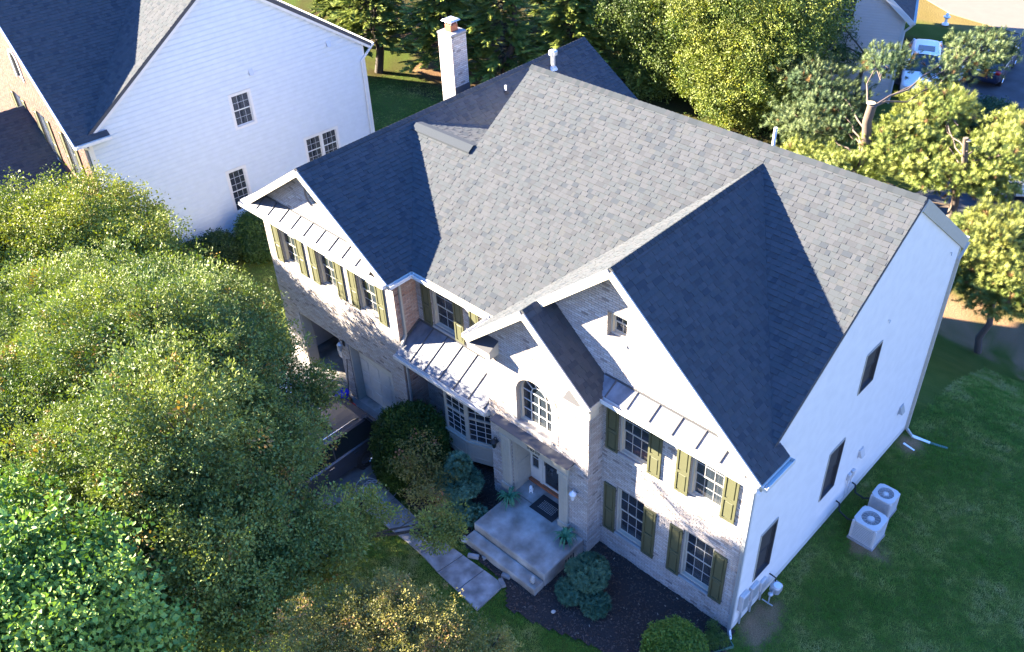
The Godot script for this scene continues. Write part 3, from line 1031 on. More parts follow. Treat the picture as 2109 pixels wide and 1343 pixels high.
		mb.loop(PackedVector3Array([e[0] + dn + z1, e[1] + dn + z1, e[1] + dn + z0, e[0] + dn + z0]), Vector3.DOWN * 0.012)
		part(h, "rake_soffit", mb, M.trim)
	mb = MB.new()
	mb.bar(Vector3(0.02, ym(ZR) - 0.17, ZR), Vector3(0.02, rear_y(-9.83) - 0.17, -9.83), 0.05, 0.30, Vector3.UP)
	part(h, "rake_board", mb, M.trim)
	mb = MB.new()
	mb.bar(Vector3(0.014, ym(-0.75) - 0.10, -0.75), Vector3(0.014, ym(ZR) - 0.10, ZR), 0.03, 0.16, Vector3.UP)
	part(h, "rake_board", mb, M.white_trim)
	# metal skirt roofs over the gable bases and the bay
	apron(h, -WW + WE + 0.01, OV - 0.02, 0.012, 0.43, 6.03, 5.79, 0.62, 0.35, Vector2.ZERO, Vector2(0.26, 0.54))
	apron(h, -GL - OV + 0.03, ge - 0.03, GZ + 0.012, GZ + 0.43, 6.05, 5.80, 0.60, 0.8, Vector2(0.34, 0.72), Vector2(0.34, 0.72))
	for e in [[-WW + WE + 0.01, OV, 0.43, 0.0], [-GL - OV, ge, GZ + 0.43, GZ]]:
		mb = MB.new()
		mb.box(Vector3(e[0], 5.62, e[2] - 0.03), Vector3(e[1], 5.765, e[2] - 0.005)); mb.box(Vector3(e[0], 5.60, e[3] + 0.01), Vector3(e[1], 5.618, e[2] - 0.005))
		part(h, "fascia", mb, M.white_trim)
		gutter(h, Vector3(e[0] + 0.01, 5.77, e[2]), Vector3(e[1] - 0.01, 5.77, e[2]), Vector3.BACK)
		mb = MB.new()
		mb.box(Vector3(e[0] + (0.8 if e[3] > 0 else 0.02), 6.0 + (0.02 if e[3] > 0 else 0.0), e[3] + 0.008), Vector3(e[1] - 0.8, 6.075 + (0.02 if e[3] > 0 else 0.0), e[3] + 0.03))
		part(h, "flashing", mb, M.seam)
	apron(h, -GR + 0.01, -WW - 0.01, -PP + 0.012, 0.62, 3.72, 3.10, 0.60, 0.62)
	mb = MB.new()
	mb.box(Vector3(-GR + 0.03, 2.93, 0.45), Vector3(-WW - 0.012, 3.07, 0.615)); mb.box(Vector3(-GR + 0.012, 2.90, -PP + 0.01), Vector3(-WW - 0.012, 2.925, 0.61))
	part(h, "fascia", mb, M.white_trim)
	gutter(h, Vector3(-GR + 0.02, 3.08, 0.622), Vector3(-WW - 0.02, 3.08, 0.622), Vector3.BACK)
	mb = MB.new()
	mb.box(Vector3(-GR + 0.012, 3.70, -PP + 0.008), Vector3(-WW - 0.012, 3.78, -PP + 0.03)); mb.bar(Vector3(-GR + 0.02, 3.74, -PP), Vector3(-GR + 0.02, 3.26, 0.40), 0.024, 0.12)
	part(h, "flashing", mb, M.seam)
	# cornice returns of the entry gable
	for s in [-1, 1]:
		var cx: float = -WW - OV if s < 0 else -WW + WE + OV
		var x2: float = cx - s * 0.80
		mb = MB.new()
		var lo: float = minf(cx, x2)
		var hi: float = maxf(cx, x2)
		mb.hexa([Vector3(lo, 5.34, QQ + OF - 0.03), Vector3(hi, 5.34, QQ + OF - 0.03), Vector3(hi, 5.34, QQ + 0.008), Vector3(lo, 5.34, QQ + 0.008),
			Vector3(lo, 5.56, QQ + OF - 0.03), Vector3(hi, 5.56, QQ + OF - 0.03), Vector3(hi, 5.74, QQ + 0.008), Vector3(lo, 5.74, QQ + 0.008)])
		part(h, "cornice_return", mb, M.trim)
		mb = MB.new()
		mb.loop(PackedVector3Array([Vector3(lo - 0.01, 5.575, QQ + OF - 0.01), Vector3(hi + 0.01, 5.575, QQ + OF - 0.01), Vector3(hi + 0.01, 5.765, QQ + 0.01), Vector3(lo - 0.01, 5.765, QQ + 0.01)]), Vector3.DOWN * 0.012)
		part(h, "return_cap", mb, M.deck)
	# downspouts
	downspout(h, [Vector3(0.30, 5.6, 0.44), Vector3(0.02, 5.3, 0.075), Vector3(0.02, 0.12, 0.075), Vector3(0.14, 0.02, 0.20)], 0.075, M.galvanized)
	downspout(h, [Vector3(ge + 0.08, 5.62, 0.3), Vector3(-GR + 0.06, 5.38, 0.22), Vector3(-GR + 0.06, 3.55, 0.22), Vector3(-GR + 0.12, 3.30, 0.46)], 0.08, M.trim)
	downspout(h, [Vector3(0.06, 6.5, -9.86), Vector3(0.055, 6.2, -DD + 0.05), Vector3(0.055, 0.05, -DD + 0.05), Vector3(0.35, -0.05, -DD + 0.2)], 0.075, M.trim)
	downspout(h, [Vector3(-GR + 0.10, 2.95, 0.55), Vector3(-GR + 0.10, 2.7, 0.35), Vector3(-GR + 0.10, -0.5, 0.35)], 0.07, M.galvanized)
	# windows with shutters
	var wn := 0
	for x in [-3.20, -1.15]:
		for e in [[1.66, 1.72], [4.49, 1.46]]:
			window(h, facing(0, x, e[0]), 0.88, e[1], 3, 2, 0.07, 2 if wn == 3 else (1 if wn == 2 else 0))
			wn += 1
			for s in [-1, 1]:
				shutter(h, facing(0.007, x + s * 0.63, e[0] - 0.03), 0.37, e[1])
	for x in [-16.45, -14.53, -12.61]:
		window(h, facing(GZ, x, 4.485), 0.88, 1.47, 2, 2, 0.07, 1)
		for s in [-1, 1]:
			shutter(h, facing(GZ + 0.007, x + s * 0.63, 4.45), 0.36, 1.47)
	window(h, facing(-PP, -10.26, 4.57), 0.92, 1.46, 2, 2)
	shutter(h, facing(-PP + 0.007, -10.92, 4.55), 0.36, 1.46); shutter(h, facing(-PP + 0.007, -9.60, 4.55), 0.36, 1.46)
	window(h, facing(-PP, -8.325, 4.57), 0.85, 1.46, 2, 2)
	shutter(h, facing(-PP + 0.007, -8.96, 4.55), 0.36, 1.46)
	window(h, facing(0, -3.835, 7.515), 0.55, 0.67, 2, 1, 0.16)
	for e in [[5.06, 5.26, 0.72, 1.2], [4.22, 2.35, 0.72, 1.7], [1.125, 2.05, 0.69, 1.66]]:
		var o := window(h, side_facing(0, -e[0], e[1]), e[2], e[3], 1, 1, -0.02, 0, M.screen, M.screen)
		mb = MB.new()
		frame_bars(mb, e[2] + 0.07, e[3] + 0.07, 0.036, 0.012, 0.03)
		part(o, "casing", mb, M.trim)
	arched_window(h)
	round_vent(h)
	bay(h)
	doorway(h)
	garage_doors(h)
	chimney(h)
	roof_pipes(h)
	wall_fittings(h)

func ring(mb: MB, cx: float, cy: float, r0: float, r1: float, z0: float, z1: float, a0: float, a1: float, k: int) -> void:
	for i in k:
		var t0 := lerpf(a0, a1, float(i) / k)
		var t1 := lerpf(a0, a1, float(i + 1) / k)
		var p := []
		for z in [z1, z0]:
			for e in [[r0, t0], [r1, t0], [r1, t1], [r0, t1]]:
				p.append(Vector3(cx + e[0] * cos(e[1]), cy + e[0] * sin(e[1]), z))
		mb.q(p[0], p[1], p[2], p[3])
		mb.q(p[1], p[5], p[6], p[2]); mb.q(p[4], p[0], p[3], p[7]); mb.q(p[7], p[6], p[5], p[4])
		if i == 0: mb.q(p[4], p[5], p[1], p[0])
		if i == k - 1: mb.q(p[3], p[2], p[6], p[7])

func arched_window(h: Node) -> void:
	var o := sub(h, "arched_window")
	var cx := -5.93
	var z := QQ - 0.17
	var sp := 4.45
	var mb := MB.new()
	ring(mb, cx, sp, 0.53, 0.60, z - 0.08, z + 0.05, 0, PI, 24)
	for s in [-1, 1]: mb.box(Vector3(cx + s * 0.60, 3.40, z - 0.08), Vector3(cx + s * 0.53, sp, z + 0.05))
	mb.box(Vector3(cx - 0.53, 3.40, z - 0.08), Vector3(cx + 0.53, 3.47, z + 0.05))
	part(o, "frame", mb, M.trim)
	mb = MB.new()
	var pts := PackedVector3Array([Vector3(cx - 0.53, 3.47, z - 0.03), Vector3(cx + 0.53, 3.47, z - 0.03)])
	for i in 17: pts.append(Vector3(cx + 0.53 * cos(PI * i / 16), sp + 0.53 * sin(PI * i / 16), z - 0.03))
	mb.loop(pts, Vector3(0, 0, -0.005))
	part(o, "pane", mb, M.glass)
	mb = MB.new()
	for i in range(1, 4):
		var x := cx - 0.53 + 1.06 * i / 4
		mb.box(Vector3(x - 0.011, 3.47, z - 0.027), Vector3(x + 0.011, sp - 0.001, z - 0.012))
	for i in range(1, 4):
		var y := 3.47 + (sp - 3.47) * i / 3.0
		mb.box(Vector3(cx - 0.53, y - 0.011, z - 0.0275), Vector3(cx + 0.53, y + 0.011, z - 0.0125))
	ring(mb, cx, sp, 0.235, 0.258, z - 0.028, z - 0.012, 0, PI, 16)
	for i in range(1, 5):
		var a := PI * i / 5
		mb.bar(Vector3(cx + 0.258 * cos(a), sp + 0.258 * sin(a), z - 0.02), Vector3(cx + 0.53 * cos(a), sp + 0.53 * sin(a), z - 0.02), 0.02, 0.015, Vector3.BACK)
	part(o, "muntins", mb, M.white_trim)
	mb = MB.new()
	mb.box(Vector3(cx - 0.66, 3.33, z), Vector3(cx + 0.66, 3.395, QQ + 0.04))
	part(o, "sill", mb, M.stone)
	# brick arch standing a little proud of the wall, brick by brick
	var n := 26
	for i in n:
		mb = MB.new()
		mb.col = brick_tone(CREAM)
		ring(mb, cx, sp, 0.605, 0.81, QQ, QQ + 0.016, PI * (i + 0.06) / n, PI * (i + 0.94) / n, 1)
		part(o, "brick", mb, M.brick)
	for i in 16:
		for s in [-1, 1]:
			mb = MB.new()
			mb.col = brick_tone(CREAM)
			mb.box(Vector3(cx + s * 0.605, 3.39 + 0.066 * i, QQ), Vector3(cx + s * 0.81, 3.39 + 0.066 * i + 0.056, QQ + 0.016))
			part(o, "brick", mb, M.brick)
	mb = MB.new()
	mb.q(Vector3(cx - 0.9, 3.2, -0.9), Vector3(cx + 0.9, 3.2, -0.9), Vector3(cx + 0.9, 5.3, -0.9), Vector3(cx - 0.9, 5.3, -0.9))
	part(o, "room_wall", mb, M.interior)

func round_vent(h: Node) -> void:
	var o := sub(h, "gable_vent")
	var c := Vector3(-14.6, 6.98, GZ)
	var mb := MB.new()
	ring(mb, c.x, c.y, 0.30, 0.358, GZ - 0.14, GZ - 0.06, 0, TAU, 24)
	part(o, "frame", mb, M.trim)
	for i in 7:
		var y := -0.27 + 0.09 * i
		var k := sqrt(maxf(0.0, 0.30 * 0.30 - y * y))
		mb = MB.new()
		mb.bar(c + Vector3(-k, y, -0.10), c + Vector3(k, y, -0.10), 0.09, 0.015, Vector3(0, 0.8, -0.6))
		part(o, "louver", mb, M.trim)
	mb = MB.new()
	mb.q(c + Vector3(-0.35, -0.35, -0.2), c + Vector3(0.35, -0.35, -0.2), c + Vector3(0.35, 0.35, -0.2), c + Vector3(-0.35, 0.35, -0.2))
	part(o, "backing", mb, M.trim)

func bay(h: Node) -> void:
	var o := sub(h, "bay_window")
	var p := [Vector2(-10.45, -PP + 0.01), Vector2(-9.65, 0.40), Vector2(-8.75, 0.40), Vector2(-7.95, 0.10), Vector2(-7.60, -0.2)]
	for i in 4:
		var a := Vector3(p[i].x, 0, p[i].y)
		var b := Vector3(p[i + 1].x, 0, p[i + 1].y)
		var u := (b - a).normalized()
		var n := u.cross(Vector3.UP)
		var l := (b - a).length()
		var t := Transform3D(Basis(u, Vector3.UP, n), a)
		var mb := MB.new()
		mb.tbox(t * Transform3D(Basis(), Vector3(l / 2, 0.66, -0.04)), Vector3(l, 0.72, 0.08))
		part(o, "base_panel", mb, M.trim)
		mb = MB.new()
		for e in [[0.10, l - 0.10, 0.42, 0.46], [0.10, l - 0.10, 0.84, 0.88], [0.10, 0.14, 0.46, 0.84], [l - 0.14, l - 0.10, 0.46, 0.84]]:
			mb.tbox(t * Transform3D(Basis(), Vector3((e[0] + e[1]) / 2, (e[2] + e[3]) / 2, 0.006)), Vector3(e[1] - e[0], e[3] - e[2], 0.012))
		mb.tbox(t * Transform3D(Basis(), Vector3(l / 2, 1.04, 0.02)), Vector3(l, 0.04, 0.06))
		part(o, "molding", mb, M.trim)
		mb = MB.new()
		for e in [[0.0, 0.07, 1.06, 2.9], [l - 0.07, l, 1.06, 2.9], [0.07, l - 0.07, 2.8, 2.9], [0.07, l - 0.07, 1.06, 1.12], [0.07, l - 0.07, 1.95, 2.0]]:
			mb.tbox(t * Transform3D(Basis(), Vector3((e[0] + e[1]) / 2, (e[2] + e[3]) / 2, -0.03)), Vector3(e[1] - e[0], e[3] - e[2], 0.06))
		part(o, "frame", mb, M.trim)
		if l < 0.6: continue
		mb = MB.new()
		mb.tbox(t * Transform3D(Basis(), Vector3(l / 2, 1.96, -0.05)), Vector3(l - 0.12, 1.72, 0.006))
		part(o, "pane", mb, M.glass)
		mb = MB.new()
		for k in [1, 2]:
			mb.tbox(t * Transform3D(Basis(), Vector3(l * k / 3.0, 1.96, -0.042)), Vector3(0.018, 1.68, 0.008))
		for y in [1.33, 1.54, 1.75, 2.2, 2.4, 2.6]:
			mb.tbox(t * Transform3D(Basis(), Vector3(l / 2, y, -0.0415)), Vector3(l - 0.14, 0.016, 0.008))
		part(o, "muntins", mb, M.white_trim)
	var mb := MB.new()
	var ring_ := PackedVector3Array()
	for k in p: ring_.append(Vector3(k.x, 0.30, k.y))
	ring_.append(Vector3(-7.60, 0.30, -PP + 0.01))
	mb.loop(ring_, Vector3.DOWN * 0.04)
	part(o, "base_board", mb, M.trim)
	mb = MB.new()
	mb.q(Vector3(-10.4, -0.2, -1.6), Vector3(-7.6, -0.2, -1.6), Vector3(-7.6, 3, -1.6), Vector3(-10.4, 3, -1.6))
	part(o, "room_wall", mb, M.interior)

func doorway(h: Node) -> void:
	var o := sub(h, "door_surround")
	var zi := -0.16
	var mb := MB.new()
	for e in [[-7.14, -6.80], [-5.06, -4.76]]:
		mb = MB.new()
		mb.cbox(Vector3(e[0], 0.5, QQ + 0.008), Vector3(e[1], 2.62, QQ + 0.085), 0.01)
		mb.cbox(Vector3(e[0] - 0.03, 0.5, QQ + 0.008), Vector3(e[1] + 0.03, 0.72, QQ + 0.11), 0.01)
		mb.cbox(Vector3(e[0] - 0.03, 2.50, QQ + 0.008), Vector3(e[1] + 0.03, 2.62, QQ + 0.11), 0.01)
		for k in 3:
			mb.box(Vector3(lerpf(e[0], e[1], 0.25 + 0.25 * k) - 0.02, 0.78, QQ + 0.085), Vector3(lerpf(e[0], e[1], 0.25 + 0.25 * k) + 0.02, 2.45, QQ + 0.093))
		part(o, "pilaster", mb, M.trim)
	mb = MB.new()
	mb.cbox(Vector3(-7.18, 2.624, QQ + 0.008), Vector3(-4.72, 2.96, QQ + 0.10), 0.012)
	part(o, "frieze", mb, M.trim)
	mb = MB.new()
	mb.cbox(Vector3(-7.24, 2.963, QQ + 0.008), Vector3(-4.66, 3.03, QQ + 0.18), 0.012)
	mb.cbox(Vector3(-7.30, 3.033, QQ + 0.008), Vector3(-4.60, 3.10, QQ + 0.26), 0.012)
	part(o, "cornice", mb, M.trim)
	mb = MB.new()
	mb.hexa([Vector3(-7.32, 3.104, QQ + 0.28), Vector3(-4.58, 3.104, QQ + 0.28), Vector3(-4.58, 3.104, QQ + 0.008), Vector3(-7.32, 3.104, QQ + 0.008),
		Vector3(-7.32, 3.115, QQ + 0.28), Vector3(-4.58, 3.115, QQ + 0.28), Vector3(-4.58, 3.17, QQ + 0.008), Vector3(-7.32, 3.17, QQ + 0.008)])
	part(o, "cap_flashing", mb, M.seam)
	# panelled sides and ceiling of the recess
	mb = MB.new()
	mb.box(Vector3(-6.80, 0.48, zi - 0.05), Vector3(-6.765, 2.64, QQ - 0.004)); mb.box(Vector3(-5.075, 0.48, zi - 0.05), Vector3(-5.04, 2.64, QQ - 0.004))
	mb.box(Vector3(-6.80, 2.60, zi - 0.05), Vector3(-5.04, 2.66, QQ - 0.004))
	for k in 2:
		for s in [[-6.765, -6.75], [-5.09, -5.075]]:
			mb.box(Vector3(s[0], 0.62 + 0.98 * k, zi + 0.10), Vector3(s[1], 1.5 + 0.98 * k, QQ - 0.12))
	part(o, "reveal_panel", mb, M.trim)
	mb = MB.new()
	mb.box(Vector3(-6.80, 0.5, zi - 0.35), Vector3(-5.04, 0.585, zi + 0.12))
	part(o, "threshold", mb, M.clay)
	mb = MB.new()
	mb.box(Vector3(-6.40, 0.585, zi - 0.02), Vector3(-6.30, 2.60, zi + 0.05)); mb.box(Vector3(-5.38, 0.585, zi - 0.02), Vector3(-5.075, 2.60, zi + 0.05))
	mb.box(Vector3(-6.765, 2.50, zi - 0.02), Vector3(-5.075, 2.60, zi + 0.051))
	mb.box(Vector3(-6.765, 0.585, zi - 0.02), Vector3(-6.40, 1.05, zi + 0.03)); mb.box(Vector3(-6.765, 1.05, zi - 0.02), Vector3(-6.70, 2.5, zi + 0.03)); mb.box(Vector3(-6.46, 1.05, zi - 0.02), Vector3(-6.40, 2.5, zi + 0.03))
	part(o, "door_frame", mb, M.white_trim)
	mb = MB.new()
	mb.box(Vector3(-6.70, 1.05, zi - 0.004), Vector3(-6.46, 2.5, zi))
	part(o, "sidelight_pane", mb, M.glass)
	mb = MB.new()
	for y in [1.41, 1.77, 2.13]: mb.box(Vector3(-6.70, y - 0.012, zi + 0.001), Vector3(-6.46, y + 0.012, zi + 0.012))
	part(o, "muntins", mb, M.white_trim)
	var d := sub(h, "storm_door")
	mb = MB.new()
	frame_bars(mb, 0.92, 1.91, 0.07, zi - 0.01, zi + 0.03, -5.84, 1.543)
	part(d, "frame", mb, M.white_trim)
	mb = MB.new()
	mb.box(Vector3(-6.235, 0.66, zi + 0.004), Vector3(-5.445, 2.43, zi + 0.008))
	part(d, "pane", mb, M.glass)
	mb = MB.new()
	mb.tube([Vector3(-6.19, 1.45, zi + 0.03), Vector3(-6.19, 1.45, zi + 0.08), Vector3(-6.19, 1.6, zi + 0.08), Vector3(-6.19, 1.6, zi + 0.03)], 0.012, 6)
	part(d, "handle", mb, M.chrome)
	mb = MB.new()
	mb.box(Vector3(-6.6, 0.45, -2.6), Vector3(-4.7, 0.58, zi - 0.35)); mb.box(Vector3(-6.6, 0.5, -2.7), Vector3(-4.7, 2.9, -2.6))
	part(h, "hall_floor", mb, M.wood_floor)
	# the house number
	var tm := TextMesh.new()
	var f := SystemFont.new()
	f.font_names = PackedStringArray(["Droid Serif"])
	tm.font = f
	tm.text = "14519"
	tm.font_size = 32
	tm.pixel_size = 0.0052
	tm.depth = 0.012
	var num := shared(h, "house_number", tm, M.black, Transform3D(Basis(), Vector3(-5.90, 2.79, QQ + 0.107)))
	num.set_meta("label", "dark house number on the door frieze")
	# wall lanterns
	for x in [-7.32, -4.50]:
		var l := sub(h, "wall_lantern", Transform3D(Basis(), Vector3(x, 2.15, QQ + 0.01)))
		mb = MB.new()
		mb.lathe([Vector2(0.0, -0.03), Vector2(0.05, -0.03), Vector2(0.05, 0.02)], 10, Vector3(0, 0, 0.03)); mb.tube([Vector3(0, 0.0, 0.02), Vector3(0, 0.14, 0.06), Vector3(0, 0.20, 0.13), Vector3(0, 0.15, 0.15)], 0.014, 6)
		part(l, "bracket", mb, M.black if x < -6 else M.galvanized)
		mb = MB.new()
		mb.lathe([Vector2(0.0, -0.17), Vector2(0.05, -0.15), Vector2(0.085, 0.04), Vector2(0.07, 0.05), Vector2(0.0, 0.05)], 8, Vector3(0, 0, 0.15))
		part(l, "glass_body", mb, M.car_glass if x < -6 else M.lamp_clear)
		mb = MB.new()
		mb.lathe([Vector2(0.105, 0.05), Vector2(0.10, 0.07), Vector2(0.04, 0.13), Vector2(0.015, 0.17), Vector2(0.0, 0.18)], 8, Vector3(0, 0, 0.15))
		part(l, "cap", mb, M.black if x < -6 else M.lamp_clear)

func garage_doors(h: Node) -> void:
	var o := sub(h, "garage_door")
	o.set_meta("label", "closed white panelled garage door")
	for r in 4:
		for c in 4:
			var x := -14.15 + 2.15 * c / 4
			var y := -0.57 + 0.59 * r
			var mb := MB.new()
			mb.box(Vector3(x, y, GZ - 0.36), Vector3(x + 2.15 / 4, y + 0.582, GZ - 0.32))
			mb.cbox(Vector3(x + 0.08, y + 0.1, GZ - 0.33), Vector3(x + 2.15 / 4 - 0.08, y + 0.48, GZ - 0.305), 0.014)
			part(o, "door_panel", mb, M.white_trim)
	for e in [[-16.75, -14.60], [-14.15, -12.0]]:
		var mb := MB.new()
		mb.box(Vector3(e[0] + 0.002, -0.58, GZ - 0.38), Vector3(e[0] + 0.05, 1.798, GZ - 0.02)); mb.box(Vector3(e[1] - 0.05, -0.58, GZ - 0.38), Vector3(e[1] - 0.002, 1.798, GZ - 0.02))
		mb.box(Vector3(e[0] + 0.05, 1.74, GZ - 0.38), Vector3(e[1] - 0.05, 1.798, GZ - 0.021))
		part(h, "door_jamb", mb, M.trim)
	var mb := MB.new()
	mb.box(Vector3(-16.70, 1.86, -2.4), Vector3(-14.65, 1.90, GZ - 0.40))
	part(h, "raised_garage_door", mb, M.white_trim)
	# coach lamp on the pillar between the doors
	var l := sub(h, "coach_lamp", Transform3D(Basis(), Vector3(-14.36, 1.72, GZ + 0.01)))
	mb = MB.new()
	mb.box(Vector3(-0.05, -0.08, 0), Vector3(0.05, 0.12, 0.025)); mb.tube([Vector3(0, 0.05, 0.02), Vector3(0, 0.2, 0.09), Vector3(0, 0.17, 0.15)], 0.013, 6)
	part(l, "bracket", mb, M.black)
	mb = MB.new()
	mb.lathe([Vector2(0.0, -0.2), Vector2(0.06, -0.18), Vector2(0.10, 0.06), Vector2(0.0, 0.17)], 6, Vector3(0, 0, 0.16))
	part(l, "lantern_body", mb, M.galvanized)

func chimney(h: Node) -> void:
	var o := sub(h, "chimney")
	var x0 := -17.26
	var x1 := -16.6
	var z0 := -7.86
	var z1 := -7.2
	var y1 := 8.86
	for e in [["front_face", facing(z1, 0, 0), x0, x1], ["side_face", side_facing(x1, z1, 0), 0.006, z1 - z0], ["back_face", Transform3D(Basis(Vector3.LEFT, Vector3.UP, Vector3.FORWARD), Vector3(0, 0, z0)), -x1 + 0.006, -x0], ["left_face", Transform3D(Basis(Vector3(0, 0, 1), Vector3.UP, Vector3.LEFT), Vector3(x0, 0, 0)), z0 + 0.006, z1 - 0.006]]:
		var tops := [Vector2(e[2], y1), Vector2(e[3], y1)]
		wall(o, e[0], e[1], tops, 5.5, [], 0.1, M.mortar)
		bricks(o, e[1], tops, 5.5, [], CREAM)
	var mb := MB.new()
	mb.cbox(Vector3(x0 - 0.03, y1 + 0.002, z0 - 0.03), Vector3(x1 + 0.03, y1 + 0.09, z1 + 0.03), 0.03)
	part(o, "crown", mb, M.mortar)
	mb = MB.new()
	mb.cbox(Vector3(x0 + 0.17, y1 + 0.09, z0 + 0.17), Vector3(x1 - 0.17, y1 + 0.32, z1 - 0.17), 0.02)
	part(o, "flue", mb, M.clay)
	mb = MB.new()
	for k in [[-0.13, -0.13], [0.13, -0.13], [0.13, 0.13], [-0.13, 0.13]]:
		mb.box(Vector3((x0 + x1) / 2 + k[0] - 0.01, y1 + 0.32, (z0 + z1) / 2 + k[1] - 0.01), Vector3((x0 + x1) / 2 + k[0] + 0.01, y1 + 0.43, (z0 + z1) / 2 + k[1] + 0.01))
	mb.hexa([Vector3(x0 + 0.10, y1 + 0.43, z1 - 0.10), Vector3(x1 - 0.10, y1 + 0.43, z1 - 0.10), Vector3(x1 - 0.10, y1 + 0.43, z0 + 0.10), Vector3(x0 + 0.10, y1 + 0.43, z0 + 0.10),
		Vector3(x0 + 0.14, y1 + 0.48, z1 - 0.14), Vector3(x1 - 0.14, y1 + 0.48, z1 - 0.14), Vector3(x1 - 0.14, y1 + 0.48, z0 + 0.14), Vector3(x0 + 0.14, y1 + 0.48, z0 + 0.14)])
	part(o, "rain_cap", mb, M.galvanized)
	mb = MB.new()
	mb.loop(PackedVector3Array([Vector3(x1 + 0.01, yg(x1) + 0.05, z0 - 0.1), Vector3(x1 + 0.01, yg(x1) + 0.05, z1 + 0.1), Vector3(x1 + 0.4, yg(x1 + 0.4) + 0.06, z1 + 0.1), Vector3(x1 + 0.4, yg(x1 + 0.4) + 0.06, z0 - 0.1)]), Vector3.DOWN * 0.02)
	mb.box(Vector3(x1 + 0.004, yg(x1) - 0.3, z0 - 0.02), Vector3(x1 + 0.03, yg(x1) + 0.42, z1 + 0.02))
	part(o, "flashing", mb, M.seam)

func roof_pipes(h: Node) -> void:
	var o := sub(h, "vent_pipe", Transform3D(Basis(), Vector3(-14.06, 7.72, -9.39)))
	var mb := MB.new()
	mb.lathe([Vector2(0.16, 0.0), Vector2(0.10, 0.10), Vector2(0.075, 0.12), Vector2(0.075, 0.55), Vector2(0.0, 0.55)], 12)
	part(o, "pipe", mb, M.galvanized)
	mb = MB.new()
	mb.lathe([Vector2(0.09, 0.50), Vector2(0.15, 0.52), Vector2(0.15, 0.64), Vector2(0.10, 0.67), Vector2(0.0, 0.68)], 12)
	part(o, "cap", mb, M.galvanized)
	for e in [[Vector3(-14.03, 7.7, -7.06), 0.26, 0.035, M.pvc], [Vector3(-4.4, 8.72, -7.0), 0.78, 0.045, M.pvc]]:
		o = sub(h, "vent_pipe", Transform3D(Basis(), e[0]))
		mb = MB.new()
		mb.lathe([Vector2(e[2], 0.0), Vector2(e[2], e[1]), Vector2(e[2] * 0.8, e[1]), Vector2(e[2] * 0.8, e[1] - 0.1)], 10)
		part(o, "pipe", mb, e[3])
		mb = MB.new()
		mb.lathe([Vector2(e[2] + 0.08, 0.0), Vector2(e[2] + 0.02, 0.09), Vector2(e[2], 0.10)], 10)
		part(o, "boot", mb, M.rubber)

func wall_fittings(h: Node) -> void:
	for e in [[1.51, -8.45, M.galvanized], [1.62, -6.02, M.unit]]:
		var o := sub(h, "wall_vent", Transform3D(Basis(), Vector3(0.012, e[0], e[1])))
		var mb := MB.new()
		mb.hexa([Vector3(0, -0.1, 0.1), Vector3(0.12, -0.1, 0.1), Vector3(0.12, -0.1, -0.1), Vector3(0, -0.1, -0.1), Vector3(0, 0.13, 0.1), Vector3(0.03, 0.13, 0.1), Vector3(0.03, 0.13, -0.1), Vector3(0, 0.13, -0.1)])
		part(o, "hood", mb, e[2])
		mb = MB.new()
		mb.box(Vector3(0, -0.13, -0.13), Vector3(0.01, 0.15, 0.13))
		part(o, "flange", mb, e[2])
	for e in [[6.47, -5.5], [6.73, -8.76]]:
		var mb := MB.new()
		mb.tube([Vector3(0.01, e[0], e[1]), Vector3(0.05, e[0] + 0.02, e[1]), Vector3(0.06, e[0] - 0.05, e[1] + 0.04)], 0.012, 6)
		part(h, "wall_hook", mb, M.galvanized)
	# meter boxes by the front corner
	for e in [[0.60, 1.18, -0.50, -0.20, 0.12], [0.55, 1.05, -0.98, -0.66, 0.10], [0.42, 0.78, -1.42, -1.16, 0.08]]:
		var o := sub(h, "utility_box")
		var mb := MB.new()
		mb.cbox(Vector3(0.012, e[0], e[2]), Vector3(0.012 + e[4], e[1], e[3]), 0.012)
		part(o, "case", mb, M.unit)
		mb = MB.new()
		mb.cbox(Vector3(0.012 + e[4], e[0] + 0.03, e[2] + 0.03), Vector3(0.02 + e[4], e[1] - 0.05, e[3] - 0.03), 0.006)
		part(o, "lid", mb, M.galvanized)
		mb = MB.new()
		mb.tube([Vector3(0.05, e[0], (e[2] + e[3]) / 2), Vector3(0.05, -0.1, (e[2] + e[3]) / 2)], 0.024, 8)
		part(o, "conduit", mb, M.galvanized)
	# junction boxes and lines above the air conditioners
	for z in [-5.55, -5.75]:
		var o := sub(h, "disconnect_box")
		var mb := MB.new()
		mb.cbox(Vector3(0.012, 0.95, z - 0.07), Vector3(0.09, 1.18, z + 0.07), 0.01)
		part(o, "case", mb, M.unit)
		mb = MB.new()
		mb.tube([Vector3(0.05, 0.95, z), Vector3(0.05, 0.5, z + 0.03), Vector3(0.06, 0.3, z + 0.05)], 0.014, 6)
		part(o, "conduit", mb, M.unit)

# ---- ground ----
func ss(a: float, b: float, x: float) -> float:
	return smoothstep(a, b, x) if a < b else 1.0 - smoothstep(b, a, x)

func ground_y(x: float, z: float) -> float:
	var y := -0.6 * (1.0 - ss(-11.2, -7.2, x)) * ss(-11, -3, z) - 0.45 * (1.0 - ss(-20, -11, z))
	if z < -11: y = minf(y, -0.45 * (1.0 - ss(-20, -11, z)) - 0.1)
	y -= 1.9 * ss(-11.5, -18.0, z) * (1.0 - ss(-21.5, -26.0, z)) * ss(-7.5, -3.0, x)
	return y - 0.04

